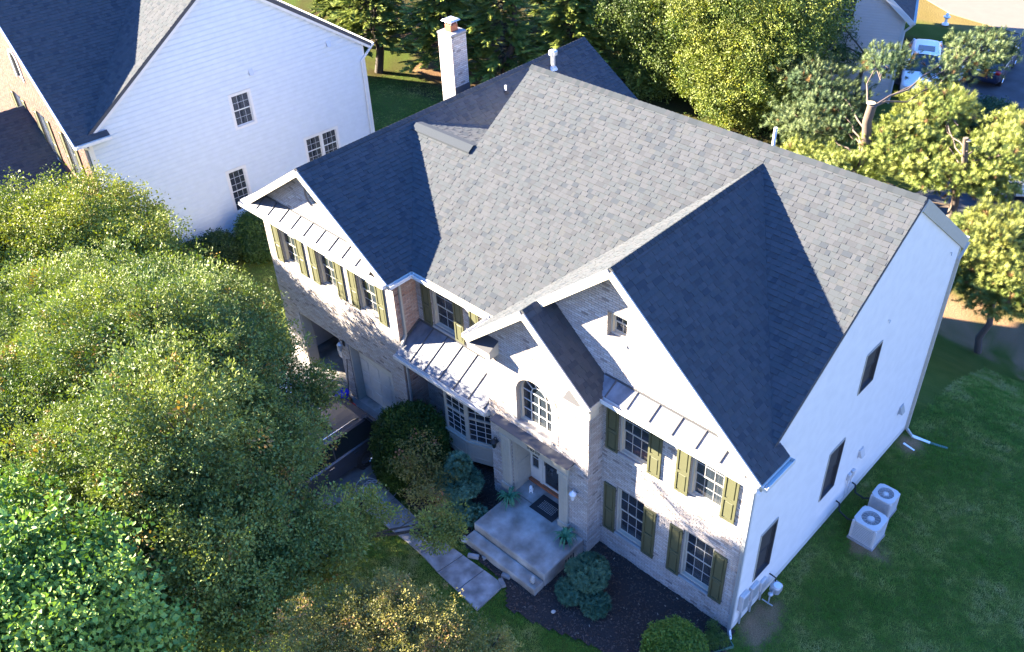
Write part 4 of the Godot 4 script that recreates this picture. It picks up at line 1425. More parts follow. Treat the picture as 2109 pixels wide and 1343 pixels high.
func bare(x: float, z: float, fn: FastNoiseLite) -> float:   # how bare the lawn is, 0 to 1
	var n := fn.get_noise_2d(x * 14.0, z * 14.0) * 1.5
	var b := 0.0
	for e in [[-1.2, -19.6, 3.4, 1.7], [2.6, -19.0, 3.0, 1.6], [1.35, -4.6, 0.5, 0.35], [0.5, -0.8, 0.45, 0.8], [0.4, -8.9, 0.35, 0.5], [0.6, 0.9, 0.4, 0.4], [4.6, -11.3, 0.5, 0.25], [3.0, -12.4, 0.6, 0.2], [-31.0, -19.5, 3.5, 1.0], [-27.0, -21, 5, 1.2], [-36, -24, 6, 2.5]]:
		var d := pow((x - e[0]) / e[2], 2) + pow((z - e[1]) / e[3], 2)
		b = maxf(b, 1.35 - d + n * 1.1)
	return clampf(b, 0, 1)

func build_ground() -> void:
	var fn := FastNoiseLite.new()
	fn.seed = 5
	fn.frequency = 0.06
	fn.fractal_octaves = 4
	var f2 := FastNoiseLite.new()
	f2.seed = 8
	f2.frequency = 0.5
	f2.fractal_octaves = 3
	var xs := []
	var zs := []
	for v in [-300.0, -180.0, -120.0, -90.0, -75.0]: xs.append(v)
	var x := -62.0
	while x < 26.0:
		xs.append(x)
		x += 0.25 if x > -1.5 and x < 13.0 else 0.9
	for v in [32.0, 45.0, 70.0, 120.0, 300.0]: xs.append(v)
	for v in [-300.0, -180.0, -120.0, -90.0]: zs.append(v)
	var z := -75.0
	while z < 26.0:
		zs.append(z)
		z += 0.25 if z > -19 and z < 4.5 else 0.9
	for v in [34.0, 60.0, 120.0, 300.0]: zs.append(v)
	var mb := MB.new()
	var pts := []
	var cols := []
	for i in xs.size():
		for j in zs.size():
			var px: float = xs[i]
			var pz: float = zs[j]
			pts.append(Vector3(px, ground_y(px, pz) + 0.012 * f2.get_noise_2d(px * 4, pz * 4), pz))
			var n := fn.get_noise_2d(px * 4, pz * 4) * 0.5 + f2.get_noise_2d(px * 2.0, pz * 2.0) * 0.5
			var c := Color(0.075, 0.115, 0.022).lerp(Color(0.150, 0.165, 0.040), clampf(0.5 + n, 0, 1))
			if px > -22 and px < -9 and pz < -43: c = Color(0.20, 0.15, 0.05).lerp(Color(0.26, 0.19, 0.07), clampf(0.5 + n, 0, 1))   # dry yellow grass by the far road
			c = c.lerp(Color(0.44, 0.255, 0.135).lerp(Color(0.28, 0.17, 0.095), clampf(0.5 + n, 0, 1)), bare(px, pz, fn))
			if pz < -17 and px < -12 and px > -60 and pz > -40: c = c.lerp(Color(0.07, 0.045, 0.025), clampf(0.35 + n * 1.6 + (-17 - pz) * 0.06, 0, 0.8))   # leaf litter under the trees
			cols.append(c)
	var w := zs.size()
	for i in xs.size() - 1:
		for j in w - 1:
			var k := [i * w + j, i * w + j + 1, (i + 1) * w + j + 1, (i + 1) * w + j]
			for t in [[0, 1, 2], [0, 2, 3]]:
				var m: Vector3 = (pts[k[t[1]]] - pts[k[t[0]]]).cross(pts[k[t[2]]] - pts[k[t[0]]]).normalized()
				for s in [0, 2, 1]:
					mb.v.append(pts[k[t[s]]]); mb.n.append(m); mb.c.append(cols[k[t[s]]])
	struct("ground", mb, M.earth)
	# grass
	var tuft := MB.new()
	for i in 9:
		var a := rr(0, TAU)
		var p := Vector3(rr(-0.05, 0.05), -0.01, rr(-0.05, 0.05))
		var l := rr(0.035, 0.075)
		var d := Vector3(cos(a), 0, sin(a))
		var s := Vector3(-d.z, 0, d.x) * 0.006
		tuft.col = Color(1, 1, 1) * rr(0.75, 1.25)
		tuft.t3(p - s, p + s, p + d * l * 0.8 + Vector3.UP * l * 0.75)
	var tm := tuft.mesh()
	var xf := []
	var cc := []
	var zones := [[0.1, 13.5, -16.5, 4.5, 80000], [-9.5, 0.5, 1.6, 9.0, 24000], [-34.0, -20.0, -22.0, -11.5, 9000], [-24.0, -17.9, -10.0, 3.0, 6000]]
	for e in zones:
		for i in e[4]:
			var px := rr(e[0], e[1])
			var pz := rr(e[2], e[3])
			if on_hard(px, pz): continue
			if rng.randf() < bare(px, pz, fn) * 1.3: continue
			var n := fn.get_noise_2d(px * 5, pz * 5) + 0.5 * f2.get_noise_2d(px, pz) + 0.55 * f2.get_noise_2d(px * 4.5 + 50, pz * 4.5)
			xf.append(Transform3D(Basis(Vector3.UP, rr(0, TAU)).scaled(Vector3(1.1, rr(0.7, 1.2), 1.1)), Vector3(px, ground_y(px, pz), pz)))
			cc.append(Color(0.080, 0.150, 0.020).lerp(Color(0.225, 0.245, 0.050), clampf(0.45 + n * 1.5, 0, 1)).lerp(Color(0.30, 0.25, 0.10), clampf(n * 1.6 - 0.35, 0, 0.7)) * rr(0.75, 1.25))
	var o := many(self, "lawn_grass", tm, M.grass, xf, cc)
	tag(o, "short green mown grass around the houses", "grass", "", "stuff")

var bed_edge := PackedVector2Array([Vector2(-7.3, 2.55), Vector2(-6.2, 2.62), Vector2(-5.0, 2.75), Vector2(-4.5, 3.22), Vector2(-3.4, 3.0), Vector2(-2.49, 2.68), Vector2(-1.9, 2.55), Vector2(-0.7, 2.2), Vector2(0.15, 1.5), Vector2(0.3, 0.5), Vector2(0.05, -0.12), Vector2(-4.1, -0.12), Vector2(-4.2, 0.45), Vector2(-7.5, 0.45), Vector2(-7.5, -0.2), Vector2(-11.2, -0.3), Vector2(-11.2, 1.2), Vector2(-10.4, 1.9), Vector2(-9.2, 2.5)])
var walk := PackedVector2Array([Vector2(-5.05, 2.78), Vector2(-7.2, 2.85), Vector2(-9.2, 2.62), Vector2(-11.2, 2.3), Vector2(-11.2, 3.35), Vector2(-10.5, 3.32), Vector2(-8.05, 3.46), Vector2(-5.05, 3.78)])

func on_hard(x: float, z: float) -> bool:
	var p := Vector2(x, z)
	if x < -10.9 and x > -18.0 and z > 0: return true
	if x < 0.02 and x > -18 and z < 0.5 and z > -11: return true
	return Geometry2D.is_point_in_polygon(p, bed_edge) or Geometry2D.is_point_in_polygon(p, walk)

func build_paving() -> void:
	# driveway
	var mb := MB.new()
	mb.loop(PackedVector3Array([Vector3(-17.9, -0.585, 34), Vector3(-11.0, -0.585, 34), Vector3(-11.0, -0.585, 0.36), Vector3(-17.9, -0.585, 0.36)]), Vector3.DOWN * 0.2)
	struct("driveway", mb, M.driveway)
	# street at the foot of the driveway
	mb = MB.new()
	mb.loop(PackedVector3Array([Vector3(-120, -0.60, 24), Vector3(80, -0.60, 24), Vector3(80, -0.60, 16), Vector3(-120, -0.60, 16)]), Vector3.DOWN * 0.02)
	# walk: slab after slab
	var w := Node3D.new()
	w.name = "walkway"
	add_child(w)
	tag(w, "", "", "", "structure")
	var cuts := [0.0, 0.17, 0.36, 0.55, 0.73, 0.86, 1.0]
	var inner := [Vector2(-5.05, 2.78), Vector2(-5.78, 2.80), Vector2(-6.55, 2.83), Vector2(-7.3, 2.86), Vector2(-8.6, 2.72), Vector2(-9.8, 2.5), Vector2(-10.98, 2.3)]
	var outer := [Vector2(-5.03, 3.80), Vector2(-5.85, 3.72), Vector2(-6.65, 3.66), Vector2(-7.45, 3.55), Vector2(-8.7, 3.45), Vector2(-9.9, 3.36), Vector2(-10.98, 3.36)]
	for i in 6:
		mb = MB.new()
		var g := 0.014
		var a: Vector2 = inner[i].lerp(inner[i + 1], g)
		var b: Vector2 = inner[i + 1].lerp(inner[i], g)
		var c: Vector2 = outer[i + 1].lerp(outer[i], g)
		var d: Vector2 = outer[i].lerp(outer[i + 1], g)
		var ya := maxf(ground_y(inner[i].x, 3.0), -0.6) + 0.065 + rr(-0.008, 0.008)
		var yb := maxf(ground_y(inner[i + 1].x, 3.0), -0.6) + 0.065 + rr(-0.008, 0.008)
		mb.loop(PackedVector3Array([Vector3(b.x, yb, b.y), Vector3(c.x, yb, c.y), Vector3(d.x, ya, d.y), Vector3(a.x, ya, a.y)]), Vector3.DOWN * 0.12)
		part(w, "slab", mb, M.slab)
	# planting bed
	mb = MB.new()
	var fn := FastNoiseLite.new()
	fn.seed = 77
	fn.frequency = 1.2
	var st := 0.11
	var x := -11.3
	while x < 0.4:
		var z := -0.4
		while z < 3.4:
			if Geometry2D.is_point_in_polygon(Vector2(x + st / 2, z + st / 2), bed_edge):
				var p := []
				for e in [[0, 1], [1, 1], [1, 0], [0, 0]]:
					var px: float = x + e[0] * st
					var pz: float = z + e[1] * st
					p.append(Vector3(px, ground_y(px, pz) + 0.05 + 0.05 * fn.get_noise_2d(px, pz) + 0.02 * fn.get_noise_2d(px * 6, pz * 6), pz))
				mb.q(p[0], p[1], p[2], p[3])
			z += st
		x += st
	struct("planting_bed", mb, M.mulch)
	var chip := MB.new()
	chip.col = Color.WHITE
	chip.box(Vector3(-0.03, -0.006, -0.01), Vector3(0.03, 0.006, 0.01))
	var cm := chip.mesh()
	var xf := []
	var cc := []
	for i in 9000:
		var p := Vector2(rr(-11.2, 0.4), rr(-0.3, 3.3))
		if not Geometry2D.is_point_in_polygon(p, bed_edge): continue
		xf.append(Transform3D(Basis.from_euler(Vector3(rr(-0.5, 0.5), rr(0, TAU), rr(-0.5, 0.5))).scaled(Vector3.ONE * rr(0.5, 1.2)), Vector3(p.x, ground_y(p.x, p.y) + 0.062 + 0.05 * fn.get_noise_2d(p.x, p.y), p.y)))
		var k := rng.randf()
		cc.append((Color(0.075, 0.058, 0.050) if k < 0.8 else (Color(0.09, 0.06, 0.045) if k < 0.985 else Color(0.24, 0.20, 0.16))) * rr(0.6, 1.3))
	tag(many(self, "mulch_chips", cm, M.chips, xf, cc), "dark shredded bark mulch in the planting bed", "mulch", "", "stuff")
	# porch with two steps
	var pr := thing("front_porch", "grey concrete porch slab with steps before the front door", "porch", Vector3(-5.6, 0, 1.5))
	mb = MB.new()
	mb.cbox(Vector3(-1.22, -0.3, -0.95), Vector3(1.36, 0.50, 0.62), 0.025)
	part(pr, "landing", mb, M.concrete)
	mb = MB.new()
	mb.cbox(Vector3(-1.20, -0.3, 0.63), Vector3(1.36, 0.26, 1.0), 0.02)
	part(pr, "step", mb, M.concrete)
	mb = MB.new()
	mb.box(Vector3(-1.19, 0.36, -1.8), Vector3(0.55, 0.5, -0.96))
	part(pr, "alcove_floor", mb, M.concrete)
	mb = MB.new()
	for i in 4: mb.box(Vector3(1.361, 0.12, -0.55 + i * 0.1), Vector3(1.366, 0.32, -0.5 + i * 0.1))
	part(pr, "side_vent", mb, M.black)

func build_far_ground() -> void:
	var mb := MB.new()
	var y := -0.45 - 0.1
	mb.loop(PackedVector3Array([Vector3(-12.6, y, -34.0), Vector3(-7.0, y, -32.5), Vector3(-4.0, y, -30.0), Vector3(3, y, -38), Vector3(2, y, -52), Vector3(-9.5, y, -44.6), Vector3(-12.2, y, -42.0)]), Vector3.DOWN * 0.1)
	struct("asphalt_drive", mb, M.asphalt)
	mb = MB.new()
	mb.loop(PackedVector3Array([Vector3(-14, y + 0.006, -45.2), Vector3(-9.5, y + 0.006, -44.4), Vector3(3, y + 0.006, -47), Vector3(20, y + 0.006, -75), Vector3(-40, y + 0.006, -75), Vector3(-30, y + 0.006, -56)]), Vector3.DOWN * 0.08)
	struct("road", mb, M.road)
	mb = MB.new()
	mb.loop(PackedVector3Array([Vector3(-6.5, y + 0.01, -22.5), Vector3(4, y + 0.01, -22), Vector3(5, y + 0.01, -28), Vector3(-5.5, y + 0.01, -28)]), Vector3.DOWN * 0.1)
	struct("parking_pad", mb, M.asphalt)

# ---- neighbouring houses ----
func build_neighbour() -> void:
	var h := thing("siding_house", "big house with pale blue-white siding wall and red brick front at upper left", "house", Vector3(-26.5, -0.6, 1.8), deg_to_rad(-4.85))
	var D := 11.85
	var eh := 6.15
	var zr := -6.2
	var s := 0.71
	var ridge := eh + s * 6.2
	var y_of := func(z: float) -> float: return ridge - s * absf(z - zr)
	var wh := [rect_hole(5.62, 6.48, 4.55, 5.92), rect_hole(8.45, 10.06, 1.75, 3.05), rect_hole(4.76, 5.56, 0.98, 2.9), rect_hole(1.2, 1.96, 1.0, 2.75)]
	var sf := side_facing(0, 0, 0)
	siding_wall(h, "siding_wall", sf, [Vector2(0, eh - 0.15), Vector2(-zr, ridge - 0.15), Vector2(D, y_of.call(-D) - 0.15)], 0.32, wh, M.siding_blue, 0.19, 0.2, 0.034)
	for e in [[6.05, 5.235, 0.86, 1.37, 3, 2, 2], [8.86, 2.40, 0.80, 1.30, 3, 2, 2], [9.66, 2.40, 0.80, 1.30, 3, 2, 2], [5.16, 1.94, 0.80, 1.92, 3, 3, 0], [1.58, 1.875, 0.76, 1.75, 3, 3, 0]]:
		var o := window(h, side_facing(0.0, -e[0], e[1]), e[2], e[3], e[4], e[5], -0.01, e[6], null, M.white_trim)
		var mb := MB.new()
		frame_bars(mb, e[2] + 0.12, e[3] + 0.12, 0.06, 0.004, 0.035)
		part(o, "casing", mb, M.white_trim)
	var mb := MB.new()
	mb.box(Vector3(-0.3, -0.4, -D + 0.03), Vector3(0.015, 0.318, -0.03))
	part(h, "foundation", mb, M.white_trim)
	for e in [[0.0, eh], [-D, y_of.call(-D)]]:
		mb = MB.new()
		mb.box(Vector3(-0.09, -0.1, e[0] - 0.1), Vector3(0.034, e[1] - 0.17, e[0] + (0.02 if e[0] == 0.0 else 0.0)))
		part(h, "corner_board", mb, M.white_trim)
	# roofs
	var ws := 0.76
	var wx := -5.4                      # ridge of the front wing
	var zf := 0.55
	var yv := func(x: float) -> float: return eh + ws * (0.3 - x)
	var zfront := 0.3
	var yfront := func(z: float) -> float: return eh + s * (zfront - z) - 0.1
	var top: float = yv.call(wx)
	var zmeet: float = zfront - (top - eh + 0.1) / s
	var z0: float = zfront - (yv.call(0.12) - eh + 0.1) / s
	var roofs := []
	roofs.append(roof_face(h, "main_roof", [Vector3(0.12, yfront.call(z0), z0), Vector3(0.12, ridge, zfront - (ridge - eh + 0.1) / s), Vector3(-20, ridge, zfront - (ridge - eh + 0.1) / s), Vector3(-20, yfront.call(zfront), zfront), Vector3(2 * wx - 0.3, yfront.call(zfront), zfront), Vector3(wx, top, zmeet)], Vector3.RIGHT))
	var zrr: float = zfront - (ridge - eh + 0.1) / s
	roofs.append(roof_face(h, "main_roof", [Vector3(0.12, ridge, zrr), Vector3(0.12, y_of.call(-D) - 0.35, -D - 0.45), Vector3(-20, y_of.call(-D) - 0.35, -D - 0.45), Vector3(-20, ridge, zrr)], Vector3.RIGHT))
	roofs.append(roof_face(h, "wing_roof", [Vector3(0.3, eh, zf), Vector3(0.3, eh, -0.75), Vector3(0.121, yv.call(0.121), -0.75), Vector3(0.121, yv.call(0.121), z0), Vector3(wx, top, zmeet), Vector3(wx, top, zf)], Vector3.BACK))
	roofs.append(roof_face(h, "wing_roof", [Vector3(wx, top, zf), Vector3(wx, top, zmeet), Vector3(2 * wx - 0.3, eh, zfront), Vector3(2 * wx - 0.3, eh, zf)], Vector3.BACK))
	finish_neighbour(roofs)
	ridge_caps(roofs[2], Vector3(wx, top, zf), Vector3(wx, top, zmeet), Vector3(1, -ws, 0).normalized(), Vector3(-1, -ws, 0).normalized())
	# trim of the right gable
	for e in [[Vector3(0.10, yfront.call(z0) - 0.15, z0), Vector3(0.10, ridge - 0.15, zrr)], [Vector3(0.10, ridge - 0.15, zrr), Vector3(0.10, y_of.call(-D) - 0.50, -D - 0.45)]]:
		mb = MB.new()
		mb.bar(e[0], e[1], 0.03, 0.2, Vector3.UP)
		part(h, "rake_board", mb, M.white_trim)
		mb = MB.new()
		mb.bar(e[0] + Vector3(-0.05, -0.09, 0), e[1] + Vector3(-0.05, -0.09, 0), 0.14, 0.02, Vector3.UP)
		part(h, "rake_soffit", mb, M.white_trim)
	gutter(h, Vector3(0.31, eh - 0.02, zf), Vector3(0.31, eh - 0.02, -0.75), Vector3.RIGHT)
	gutter(h, Vector3(0.14, y_of.call(-D) - 0.36, -D - 0.46), Vector3(-8, y_of.call(-D) - 0.36, -D - 0.46), Vector3.FORWARD)
	downspout(h, [Vector3(0.1, y_of.call(-D) - 0.45, -D - 0.5), Vector3(0.08, y_of.call(-D) - 1.0, -D + 0.12), Vector3(0.08, 0.1, -D + 0.12)], 0.08)
	downspout(h, [Vector3(0.30, eh - 0.12, 0.3), Vector3(0.06, eh - 0.4, 0.06), Vector3(0.06, 0.1, 0.06)], 0.075)
	for e in [[6.72, -10.3], [6.59, -6.71]]:
		mb = MB.new()
		mb.hexa([Vector3(0.02, e[0] - 0.1, e[1] + 0.09), Vector3(0.14, e[0] - 0.1, e[1] + 0.09), Vector3(0.14, e[0] - 0.1, e[1] - 0.09), Vector3(0.02, e[0] - 0.1, e[1] - 0.09), Vector3(0.02, e[0] + 0.12, e[1] + 0.09), Vector3(0.04, e[0] + 0.12, e[1] + 0.09), Vector3(0.04, e[0] + 0.12, e[1] - 0.09), Vector3(0.02, e[0] + 0.12, e[1] - 0.09)])
		part(h, "wall_vent", mb, M.galvanized)
	# red brick front of the wing, with tall shuttered windows and a brick side porch
	var ff := facing(0.2, 0, 0)
	var fh := []
	for x in [-1.75, -4.4, -7.1]: fh.append(rect_hole(x - 0.45, x + 0.45, 3.9, 5.7)); fh.append(rect_hole(x - 0.45, x + 0.45, 0.9, 2.7))
	fh.append(arch_hole(-5.8, -5.0, 6.9, 7.6))
	brick_wall(h, "front_wall", ff, [Vector2(2 * wx, yv.call(0.0) - 0.16), Vector2(wx, top - 0.16), Vector2(0, yv.call(0.0) - 0.16)], -0.3, fh, RED)
	for x in [-1.75, -4.4, -7.1]:
		for e in [[4.8, 1.8], [1.8, 1.8]]:
			window(h, facing(0.2, x, e[0]), 0.9, e[1], 3, 3, 0.07, 2, null, M.white_trim)
			for k in [-1, 1]: shutter(h, facing(0.208, x + k * 0.66, e[0]), 0.38, 1.8)
	mb = MB.new()
	ring(mb, -5.4, 7.6, 0.34, 0.46, 0.19, 0.24, 0, PI, 14)
	mb.box(Vector3(-5.86, 6.85, 0.19), Vector3(-5.74, 7.6, 0.24)); mb.box(Vector3(-5.06, 6.85, 0.19), Vector3(-4.94, 7.6, 0.24))
	part(h, "arch_trim", mb, M.white_trim)
	for e in [[Vector3(0.3, eh - 0.11, zf + 0.015), Vector3(wx, top - 0.11, zf + 0.015)], [Vector3(wx, top - 0.111, zf + 0.016), Vector3(2 * wx - 0.3, eh - 0.111, zf + 0.016)]]:
		mb = MB.new()
		mb.bar(e[0], e[1], 0.03, 0.2, Vector3.UP)
		part(h, "rake_board", mb, M.white_trim)
	# lower roofed bump-out before the wing
	brick_wall(h, "bay_wall", facing(3.0, 0, 0), [Vector2(-9.5, 3.1), Vector2(-6.45, 5.2), Vector2(-3.4, 3.1)], -0.3, [rect_hole(-8, -5, 0.8, 2.5)], RED)
	brick_wall(h, "bay_wall", side_facing(-3.4, 3.0, 0), [Vector2(0.006, 3.1), Vector2(2.8, 3.1)], -0.3, [], RED, 0.2)
	roofs = [roof_face(h, "porch_roof", [Vector3(-3.1, 3.1, 3.35), Vector3(-3.1, 3.1, 0.21), Vector3(-6.45, 5.45, 0.21), Vector3(-6.45, 5.45, 3.35)], Vector3.BACK), roof_face(h, "porch_roof", [Vector3(-6.45, 5.45, 3.35), Vector3(-6.45, 5.45, 0.21), Vector3(-9.8, 3.1, 0.21), Vector3(-9.8, 3.1, 3.35)], Vector3.BACK)]
	finish_neighbour(roofs)
	gutter(h, Vector3(-3.09, 3.08, 3.34), Vector3(-3.09, 3.08, 0.22), Vector3.RIGHT)
	mb = MB.new()
	mb.bar(Vector3(-3.1, 2.99, 3.37), Vector3(-6.45, 5.34, 3.37), 0.03, 0.2); mb.bar(Vector3(-6.45, 5.339, 3.371), Vector3(-9.8, 2.989, 3.371), 0.03, 0.2)
	part(h, "rake_board", mb, M.white_trim)
	downspout(h, [Vector3(-3.3, 3.0, 3.45), Vector3(-3.36, 2.8, 3.1), Vector3(-3.36, 0, 3.1)], 0.08)
	# closed back
	siding_wall(h, "siding_wall", Transform3D(Basis(Vector3.LEFT, Vector3.UP, Vector3.FORWARD), Vector3(0, 0, -D)), [Vector2(0.21, 6.3), Vector2(19.5, 6.3)], -0.3, [], M.siding_blue)
	siding_wall(h, "siding_wall", Transform3D(Basis(Vector3(0, 0, 1), Vector3.UP, Vector3.LEFT), Vector3(-19.5, 0, 0)), [Vector2(-D, y_of.call(-D) - 0.2), Vector2(zr, ridge - 0.2), Vector2(0, eh - 0.2)], -0.3, [], M.siding_blue)
	brick_wall(h, "front_wall", facing(0.0, 0, 0), [Vector2(-19.5, 6.0), Vector2(2 * wx - 0.01, 6.0)], -0.3, [], RED)

func finish_neighbour(roofs: Array) -> void:
	for k in tabs:
		tab_into(k[2], k[3], [0, TAB_W[k[4]], 0, TAB_W[k[4]]], 0.135, 0.016 if k[6] else 0.009, k[5])
	tabs.clear()
	for r in roofs:
		var rest: MB = r.get_meta("rest")
		r.remove_meta("rest")
		part(r, "shingles", rest, M.shingle).set_meta("kind", "stuff")

func build_far_house() -> void:
	var h := thing("beige_house", "house with beige siding gable wall behind the trees at upper right", "house", Vector3(-11.3, -0.9, -31.5), deg_to_rad(22.5))
	var eh := 4.75
	var s := 0.85
	var w := 8.0
	var tops := [Vector2(-w, eh), Vector2(-w / 2, eh + s * w / 2), Vector2(0, eh)]
	siding_wall(h, "siding_wall", facing(0, 0, 0), tops, 0.3, [rect_hole(-3.08, -2.30, 4.15, 5.38), rect_hole(-3.08, -2.30, 1.4, 2.9)], M.siding_beige, 0.13, 0.2, 0.018)
	window(h, facing(0, -2.69, 4.765), 0.78, 1.23, 2, 3, -0.01, 2, null, M.white_trim)
	window(h, facing(0, -2.69, 2.15), 0.78, 1.5, 2, 3, -0.01, 2, null, M.white_trim)
	var mb := MB.new()
	mb.box(Vector3(-w, -0.3, -0.2), Vector3(0.0, 0.298, 0.012))
	part(h, "foundation", mb, M.mortar)
	siding_wall(h, "siding_wall", side_facing(0, 0, 0), [Vector2(0.01, eh), Vector2(11, eh)], 0.3, [], M.siding_beige, 0.13)
	mb = MB.new()
	mb.box(Vector3(-0.1, 0.0, -0.1), Vector3(0.03, eh, 0.025))
	part(h, "corner_board", mb, M.white_trim)
	var roofs := []
	for k in [1, -1]:
		var e := [Vector3(-w / 2 + k * (w / 2 + 0.35), eh + 0.12 - 0.35 * s, 0.3), Vector3(-w / 2 + k * (w / 2 + 0.35), eh + 0.12 - 0.35 * s, -11.3), Vector3(-w / 2, eh + 0.12 + s * w / 2, -11.3), Vector3(-w / 2, eh + 0.12 + s * w / 2, 0.3)]
		if k < 0: e.reverse()
		roofs.append(roof_face(h, "roof", e, Vector3.BACK))
		mb = MB.new()
		mb.bar(e[0 if k > 0 else 3] + Vector3(0, -0.12, 0.02), e[3 if k > 0 else 0] + Vector3(0, -0.12, 0.02), 0.03, 0.24, Vector3.UP)
		part(h, "rake_board", mb, M.white_trim)
	finish_neighbour(roofs)
	gutter(h, Vector3(0.36, eh - 0.19, 0.3), Vector3(0.36, eh - 0.19, -11.3), Vector3.RIGHT)
	downspout(h, [Vector3(0.42, eh - 0.3, 0.2), Vector3(0.06, eh - 0.75, 0.06), Vector3(0.06, 0.05, 0.06)], 0.09)
	siding_wall(h, "siding_wall", Transform3D(Basis(Vector3(0, 0, 1), Vector3.UP, Vector3.LEFT), Vector3(-w, 0, 0)), [Vector2(-11, eh), Vector2(-0.21, eh)], 0.3, [], M.siding_beige, 0.2)
	siding_wall(h, "siding_wall", Transform3D(Basis(Vector3.LEFT, Vector3.UP, Vector3.FORWARD), Vector3(0, 0, -11)), [Vector2(0, eh), Vector2(w / 2, eh + s * w / 2), Vector2(w, eh)], 0.3, [], M.siding_beige, 0.2)

# ---- plants ----
func leaf_mesh(count: int, spread: float, long: float, wide: float, droop := 0.0) -> ArrayMesh:
	var mb := MB.new()
	for i in count:
		var d := Vector3(rng.randfn(), rng.randfn(), rng.randfn()).normalized()
		var p := d * spread * pow(rng.randf(), 0.5)
		var dir := (d + Vector3(rng.randfn(), rng.randfn() - droop, rng.randfn()) * 0.8).normalized()
		var s := dir.cross(Vector3(rng.randfn(), rng.randfn() + 1.0, rng.randfn())).normalized()
		var n := s.cross(dir)
		var l := long * rr(0.7, 1.25)
		var w := wide * rr(0.75, 1.2)
		mb.col = Color(1, 1, 1) * rr(0.65, 1.3)
		if rng.randf() < 0.12: mb.col = Color(1.45, 1.15, 0.75) * rr(0.8, 1.1)
		var tip := p + dir * l
		var fold := n * w * 0.22
		mb.t3(p, p + dir * l * 0.45 + s * w / 2 + fold, tip); mb.t3(p, tip, p + dir * l * 0.45 - s * w / 2 + fold)
	return mb.mesh()

func needle_mesh(count: int, long: float, wide: float, stem: float, open_ := 0.8) -> ArrayMesh:   # a brush of needles round a stem along +y
	var mb := MB.new()
	for i in count:
		var t := rng.randf()
		var a := rr(0, TAU)
		var out := Vector3(cos(a), 0, sin(a))
		var d := (out * open_ + Vector3.UP * rr(0.35, 1.1)).normalized()
		var p := Vector3.UP * stem * t
		var s := d.cross(Vector3.UP).normalized() * wide / 2
		mb.col = Color(1, 1, 1) * rr(0.7, 1.3)
		mb.t3(p - s, p + s, p + d * long * rr(0.75, 1.15))
	return mb.mesh()

func spray_mesh(long: float, wide: float) -> ArrayMesh:   # a flat feathery conifer spray along +x, in the xz plane
	var mb := MB.new()
	var k := 15
	for i in k:
		var t := (i + 0.5) / k
		for s in [-1.0, 1.0]:
			var p := Vector3(long * t, rr(-0.015, 0.015), 0)
			var l := wide * (1.0 - t * 0.75) * rr(0.75, 1.2)
			var d := Vector3(0.75, rr(-0.28, 0.12), s * 0.75).normalized()
			var w := Vector3(0.022, 0.008, -s * 0.014) * rr(0.8, 1.3)
			mb.col = Color(1, 1, 1) * rr(0.65, 1.3)
			mb.t3(p - w, p + w, p + d * l)
			mb.t3(p + d * l * 0.35 - w * 0.8, p + d * l * 0.35 + w * 0.8, p + (d + Vector3(0.5, -0.1, 0)).normalized() * l * 0.95)
	mb.t3(Vector3(0, 0, -0.02), Vector3(0, 0, 0.02), Vector3(long * 1.15, -0.02, 0))
	return mb.mesh()

func any_basis(up: Vector3, size: float) -> Basis:
	var y := up.normalized()
	var x := y.cross(Vector3(rng.randfn(), rng.randfn(), rng.randfn())).normalized()
	return Basis(x * size, y * size, x.cross(y) * size)

# leaf clusters through a set of lobes [x, y, z, radius (, height factor)], densest near the outside
func foliage(parent: Node, called: String, lobes: Array, count: int, mesh: Mesh, m: Material, lo: Color, hi: Color, size := 1.0, inner := 0.42, patch := 0.25, odd := Color(0, 0, 0, 0), odd_share := 0.0) -> void:
	var fn := FastNoiseLite.new()
	fn.seed = rng.randi() % 1000
	fn.frequency = patch
	fn.fractal_octaves = 3
	var total := 0.0
	for l in lobes: total += l[3] * l[3]
	var xf := []
	var cc := []
	for l in lobes:
		var c := Vector3(l[0], l[1], l[2])
		var k := int(count * l[3] * l[3] / total)
		var hf: float = l[4] if l.size() > 4 else 0.85
		for i in k:
			var d := Vector3(rng.randfn(), rng.randfn(), rng.randfn()).normalized()
			var r: float
			if inner > 0.7:      # clipped: a firm surface
				r = l[3] * lerpf(inner, 1.0, pow(rng.randf(), 0.55)) * (1.0 + 0.18 * fn.get_noise_3d(c.x * 7 + d.x * 4, c.y * 7 + d.y * 4, c.z * 7 + d.z * 4))
			else:                # grown: feathered out, with long shoots
				r = l[3] * (pow(rng.randf(), 0.42) * 1.15 + absf(rng.randfn()) * 0.16) * (1.0 + 0.5 * fn.get_noise_3d(c.x * 7 + d.x * 3, c.y * 7 + d.y * 3, c.z * 7 + d.z * 3))
			var p := c + d * Vector3(r, r * hf, r)
			var gap := fn.get_noise_3d(p.x * 5.0, p.y * 5.0, p.z * 5.0)
			if inner < 0.7 and gap < rr(-0.25, -0.02): continue
			xf.append(Transform3D(any_basis(d + Vector3.UP * 0.6 + Vector3(rng.randfn(), rng.randfn(), rng.randfn()) * 0.4, size * rr(0.55, 1.45)), p))
			var n := fn.get_noise_3d(p.x * 1.3, p.y * 1.3, p.z * 1.3)
			var col := lo.lerp(hi, clampf(0.5 + n * 1.1 + rr(-0.25, 0.25), 0, 1))
			if odd_share > 0 and rng.randf() < odd_share: col = odd
			cc.append(col * rr(0.85, 1.15))
	many(parent, called, mesh, m, xf, cc)

